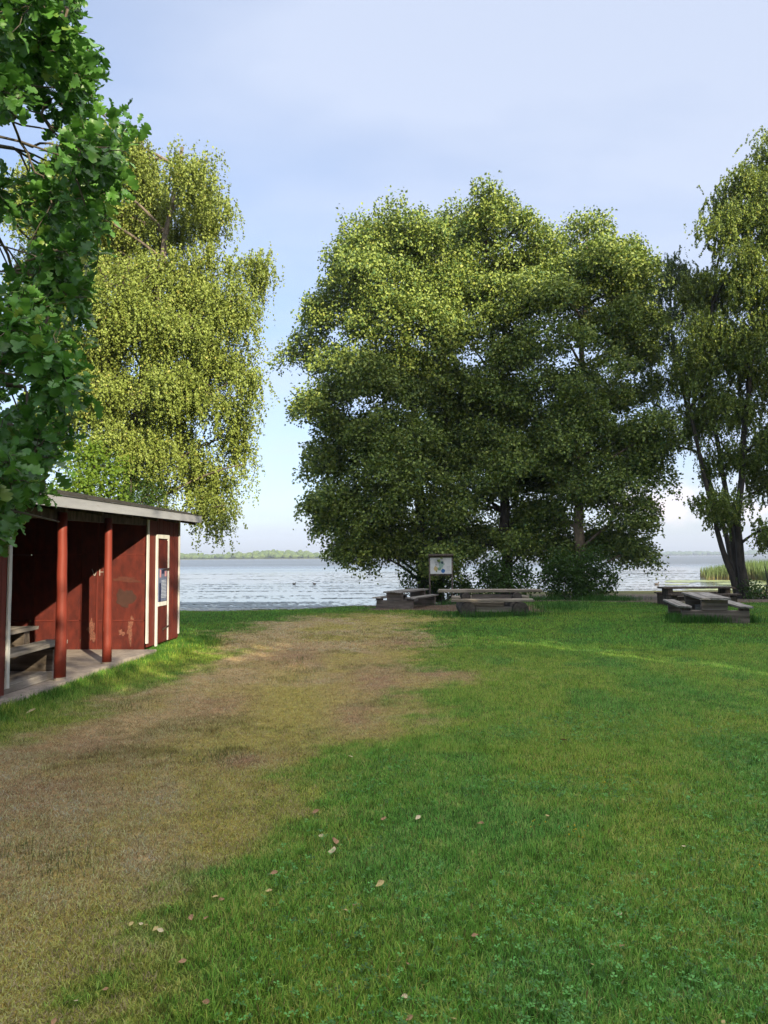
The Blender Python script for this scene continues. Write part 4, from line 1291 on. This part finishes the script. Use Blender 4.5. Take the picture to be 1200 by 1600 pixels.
M_LY = plain('leaf_yellow', (.36, .27, .10), .6, .25, 4); M_LB = plain('leaf_brown', (.24, .13, .06), .7, .3, 4); M_LP = plain('leaf_pale', (.42, .34, .20), .6, .2, 4)
ME = {0: [leaf_mesh(i, M_LY) for i in range(3)], 1: [leaf_mesh(i + 5, M_LB) for i in range(3)], 2: [leaf_mesh(i + 9, M_LP) for i in range(2)]}
INFO = {0: ('yellow fallen leaf lying on the lawn', 'yellow fallen leaves'), 1: ('brown curled fallen leaf lying on the lawn', 'brown fallen leaves'),
        2: ('pale dry fallen leaf lying on the lawn', 'pale fallen leaves')}
for px, py, t_, s in [(520, 1326, 2, 14), (523, 1312, 1, 13), (594, 1378, 0, 11), (502, 1304, 2, 9), (428, 1361, 1, 9), (336, 1400, 0, 8), (299, 1433, 1, 9),
                      (322, 1434, 1, 8), (205, 1443, 0, 7), (220, 1443, 2, 7), (228, 1445, 0, 7), (243, 1451, 0, 8), (250, 1453, 2, 8), (119, 1563, 2, 8), (105, 1565, 1, 8),
                      (84, 1596, 1, 9), (165, 1545, 1, 10), (285, 1502, 1, 9), (880, 1155, 1, 9), (653, 1278, 2, 8), (751, 1286, 1, 8), (855, 1274, 0, 7),
                      (831, 1408, 1, 7), (924, 1500, 0, 8), (632, 1556, 2, 9), (709, 1591, 0, 8), (322, 1567, 1, 9), (556, 1413, 1, 10), (540, 1422, 0, 7),
                      (600, 1280, 1, 9), (494, 1270, 1, 8), (548, 1186, 2, 8), (579, 1205, 2, 6), (462, 1218, 0, 6), (48, 1112, 2, 12), (637, 1505, 1, 8), (742, 1460, 1, 8),
                      (968, 1420, 2, 6), (1068, 1318, 2, 6), (346, 1404, 1, 7), (420, 1390, 0, 8), (1130, 1590, 0, 7), (972, 1470, 1, 7), (640, 1590, 1, 9)]:
    g_ = G(px, py, .03); me = random.choice(ME[t_]); o = bpy.data.objects.new('fallen_leaf', me)
    sc_ = s * 1.1 * g_.y / F
    o.scale = (sc_ * 1.3, sc_, sc_); o.location = (g_.x, g_.y, float(ground_h(g_.x, g_.y)) + .030)
    o.rotation_euler = (random.uniform(-.5, .5), random.uniform(-.4, .4), random.uniform(0, 6.28)); link(o)
    tag(o, INFO[t_][0], 'leaf', INFO[t_][1])

# ------------------------------------------------------------------ water plants
def flat_discs(name, label, cat_, x, y, r, z, mat_col, k=7):
    n = len(x); V = []
    ph = rng.random(n) * 6.28
    for i in range(k):
        a = ph + 2 * np.pi * i / k; q = r * rng.uniform(.75, 1.2, n)
        V.append(np.stack([x + np.cos(a) * q, y + np.sin(a) * q, z], 1))
    V = np.stack(V, 1).reshape(-1, 3)
    cc = np.repeat(mat_col, k, axis=0)
    return tag(mesh_np(name, V, np.arange(n * k), np.full(n, k), M_PAD, col=cc), label, cat_, kind='stuff')


M_PAD, nt, p, out = mat_new('water_plant')
at = nt.nodes.new('ShaderNodeAttribute'); at.attribute_name = 'Col'
nt.links.new(at.outputs['Color'], p.inputs['Base Color']); p.inputs['Roughness'].default_value = .35
xs, ys_ = [], []
for i in range(420):
    t_ = rng.random()
    yy = 29 + 75 * t_ ** 2.0; xx = rng.uniform(-.62, .55) * yy
    if xx < -.1 * yy and rng.random() < .5: yy = rng.uniform(28.5, 36); xx = rng.uniform(-.33, -.12) * yy
    m = int(rng.uniform(10, 60)); L_ = rng.uniform(.5, 2.4) * (yy / 30) ** .9
    xs.append(xx + rng.normal(size=m) * L_); ys_.append(yy + rng.normal(size=m) * .14 * (yy / 30) ** 1.5)
x = np.concatenate(xs); y = np.concatenate(ys_); n = len(x)
cc = np.array([.055, .060, .035]) * rng.uniform(.5, 1.6, (n, 1)) * (1 + rng.normal(size=(n, 1)) * np.array([[.2, .05, .1]]))
flat_discs('floating_leaves', 'thin streaks of floating leaves on the lake', 'water plants', x, y, rng.uniform(.05, .13, n) * (y / 32) ** .8, np.full(n, -.488) + rng.uniform(0, .006, n), np.clip(cc, .01, .4))
n = 5200
y = rng.uniform(27.6, 31.5, n); x = -9.5 + 8.2 * rng.random(n) ** 1.4
kp = vnoise(x * .8, y * 2.5) > .35 + .35 * sstep(-8, -2.5, x); x, y = x[kp], y[kp]; n = len(x)
cc = np.array([.15, .13, .07]) * rng.uniform(.5, 1.5, (n, 1))
flat_discs('water_weed', 'brownish water weed at the surface close to the near shore', 'water plants', x, y, rng.uniform(.04, .12, n), np.full(n, -.489) + rng.uniform(0, .006, n), np.clip(cc, .01, .4))
n = 30000
y = rng.uniform(42, 63, n); x = rng.uniform(.38, .72, n) * y
d_ = vnoise(x * .3, y * .5) - .32 * sstep(.50, .42, x / y) - .2 * (y < 44); kp = d_ > .22; x, y = x[kp], y[kp]; n = len(x)
cc = np.array([.24, .27, .06]) * rng.uniform(.6, 1.3, (n, 1))
flat_discs('duckweed', 'yellow-green duckweed carpet on the water in front of the reeds', 'water plants', x, y, rng.uniform(.1, .26, n), np.full(n, -.492) + rng.uniform(0, .006, n), np.clip(cc, .01, .4))

# reeds
def reeds():
    n = 26000
    y = rng.uniform(55, 78, n); u = rng.random(n) ** .9; x = (.425 + .40 * u) * y
    e = x / y
    front = 63 - 9 * sstep(.50, .53, e) + (vnoise(x * .8, y * 0) - .5) * 2
    kp = (y > front) & (rng.random(n) < sstep(.42, .455, e + (vnoise(y * .7, x * 0) - .5) * .03) + .02); x, y, e = x[kp], y[kp], e[kp]; n = len(x)
    h = rng.uniform(1.05, 1.75, n) * (.62 + .38 * sstep(.43, .50, e)) * (.85 + .3 * vnoise(x * .4, y * .4))
    a = rng.random(n) * 6.28; side = np.stack([np.cos(a), np.sin(a) * .4, np.zeros(n)], 1); w_ = rng.uniform(.02, .05, n)[:, None]
    base = np.stack([x, y, np.full(n, -.7)], 1); lean = rng.normal(size=(n, 2)) * .12
    m1 = base + np.stack([lean[:, 0] * .3 * h, lean[:, 1] * .3 * h, (h + .2) * .5], 1)
    tip = base + np.stack([lean[:, 0] * h, lean[:, 1] * h, h + .2], 1)
    V = np.stack([base - side * w_, base + side * w_, m1 + side * w_, m1 - side * w_, tip], 1)
    idx = (np.concatenate([np.arange(n)[:, None] * 5 + np.array([[0, 1, 2, 3]]), np.arange(n)[:, None] * 5 + np.array([[3, 2, 4]])], 1)).ravel()
    g = np.array([.075, .125, .035]) * rng.uniform(.6, 1.5, (n, 1)); tan_ = np.array([.24, .165, .085]) * rng.uniform(.7, 1.2, (n, 1))
    low = tan_ * (1 - sstep(.49, .53, e))[:, None] + g * sstep(.49, .53, e)[:, None]
    c = np.stack([low, low, g * .8 + low * .2, g * .8 + low * .2, g * 1.15], 1).reshape(-1, 3)
    tag(mesh_np('reeds', V.reshape(-1, 3), idx, np.tile([4, 3], n), M_GRASS, col=np.clip(c, .004, .5)), 'bed of tall green reeds with tan stems standing in the lake at the right', 'reeds', kind='stuff')


reeds()

# two ducks and a gull-sized bird on the water
M_DK = plain('duck_brown', (.06, .045, .035), .7); M_DB = plain('duck_beak', (.25, .16, .04), .5)


def bird(px, py, lab, s=1.0, flip=1):
    g_ = G(px, py, -.5); r = empty('duck', (g_.x, g_.y, -.5), random.uniform(-.3, .3)); tag(r, lab, 'duck', 'ducks on the lake')
    t_ = MB(); f_ = flip * s
    t_.tube([(-.24 * f_, 0, .13 * s), (-.20 * f_, 0, .09 * s), (-.1 * f_, 0, .05 * s), (.05 * f_, 0, .05 * s), (.14 * f_, 0, .08 * s), (.17 * f_, 0, .15 * s), (.18 * f_, 0, .21 * s), (.20 * f_, 0, .235 * s), (.235 * f_, 0, .225 * s)],
            [.012 * s, .05 * s, .10 * s, .105 * s, .075 * s, .04 * s, .038 * s, .042 * s, .02 * s], 12)
    t_.build('body', M_DK, r, smooth=True)
    t_ = MB(); t_.tube([(.235 * f_, 0, .222 * s), (.29 * f_, 0, .212 * s)], [.016 * s, .008 * s], 6); t_.build('beak', M_DB, r)


bird(1026, 913.5, 'small dark duck on the lake left of the right-hand tables', .75)
bird(459.5, 912.8, 'left of two tiny ducks on the open water beyond the worn track', .62)
bird(491, 912.8, 'right of two tiny ducks on the open water beyond the worn track', .62, -1)

# ------------------------------------------------------------------ far shores
def wood_mass(name, label, D, prof, tree_w, c1, c2, px0, px1, n):
    """far wood: many small lumpy crowns on a low bank"""
    xs_ = [q[0] for q in prof]; tops = [q[1] for q in prof]; V = []; Fq = []; C_ = []
    ico = []
    ph = (1 + 5 ** .5) / 2
    import bmesh
    bm = bmesh.new(); bmesh.ops.create_icosphere(bm, subdivisions=2, radius=1); iv = np.array([v.co[:] for v in bm.verts]); fi = np.array([[v.index for v in f.verts] for f in bm.faces]); bm.free()
    off = 0
    for i in range(n):
        px = random.uniform(px0, px1); dd = random.random()
        top = np.interp(px, xs_, tops); c = P(px, top, D)
        hfull = c.z + .5; Hh = hfull * (.55 + .45 * dd) * random.uniform(.85, 1.06)
        y = D + dd * 60; x = c.x * y / D; w_ = tree_w * random.uniform(.6, 1.3)
        v = iv * (1 + rng.uniform(-.16, .16, len(iv)))[:, None] * np.array([w_, w_, Hh * .5]) + np.array([x, y, Hh * .5 - .3])
        V.append(v); Fq.append(fi + off); off += len(iv)
        col = np.array(c1) + (np.array(c2) - np.array(c1)) * random.random(); C_.append(np.tile(col, (len(iv), 1)))
    V = np.concatenate(V); Fq = np.concatenate(Fq); C_ = np.concatenate(C_)
    o = mesh_np(name, V, Fq, np.full(len(Fq), 3), M_FAR, col=C_)
    return tag(o, label, 'woods', kind='stuff')


M_FAR, nt, p, out = mat_new('far_woods')
at = nt.nodes.new('ShaderNodeAttribute'); at.attribute_name = 'Col'
nn = noise(nt, .35, 5, .7)
cf = mixc(nt, 1, at.outputs['Color'], ramp(nt, nn, [(.35, (.5, .5, .5)), (.65, (1.2, 1.2, 1.2))]), 'MULTIPLY')
nt.links.new(cf, p.inputs['Base Color']); p.inputs['Roughness'].default_value = 1
wood_mass('far_woods', 'pale green wooded shore across the lake at the left', 1000, [(-300, 864), (100, 862), (270, 863), (290, 859.5), (303, 863), (340, 865), (352, 862), (400, 860.5), (425, 857.5), (455, 858), (490, 860.5), (560, 862), (700, 864)],
          5.5, (.06, .10, .025), (.10, .14, .035), -500, 700, 700)
wood_mass('far_woods', 'blue hazy wooded shore far across the lake at the right', 2350, [(500, 863), (700, 861), (900, 861), (1030, 860.5), (1060, 859.5), (1130, 860), (1200, 858), (1600, 857)], 11, (.04, .08, .03), (.06, .10, .04), 420, 1900, 800)
bk = MB()
for D_b, xa, xb, hh in ((990, -1100, 130, .6), (2340, -400, 3000, .7)):
    bk.box(((xa + xb) / 2, D_b + 160, -.5 + hh / 2 - 1), (xb - xa, 320, hh + 2))
tag(bk.build('terrain', plain('far_bank', (.10, .11, .05), .9)), kind='structure')

# ------------------------------------------------------------------ haze
hz = MB(); hz.box((0, 1400, 48), (7400, 5000, 106)); 
HB = hz.build('haze', None if False else bpy.data.materials.new('haze'))
m = HB.data.materials[0]; m.use_nodes = True; nt = m.node_tree; nt.nodes.clear()
o_ = nt.nodes.new('ShaderNodeOutputMaterial'); pv = nt.nodes.new('ShaderNodeVolumePrincipled')
pv.inputs['Density'].default_value = .00028; pv.inputs['Color'].default_value = (.70, .79, 1.0, 1); pv.inputs['Anisotropy'].default_value = .2
nt.links.new(pv.outputs[0], o_.inputs['Volume'])
tag(HB, 'thin pale haze in the air over the lake', 'haze', kind='stuff')
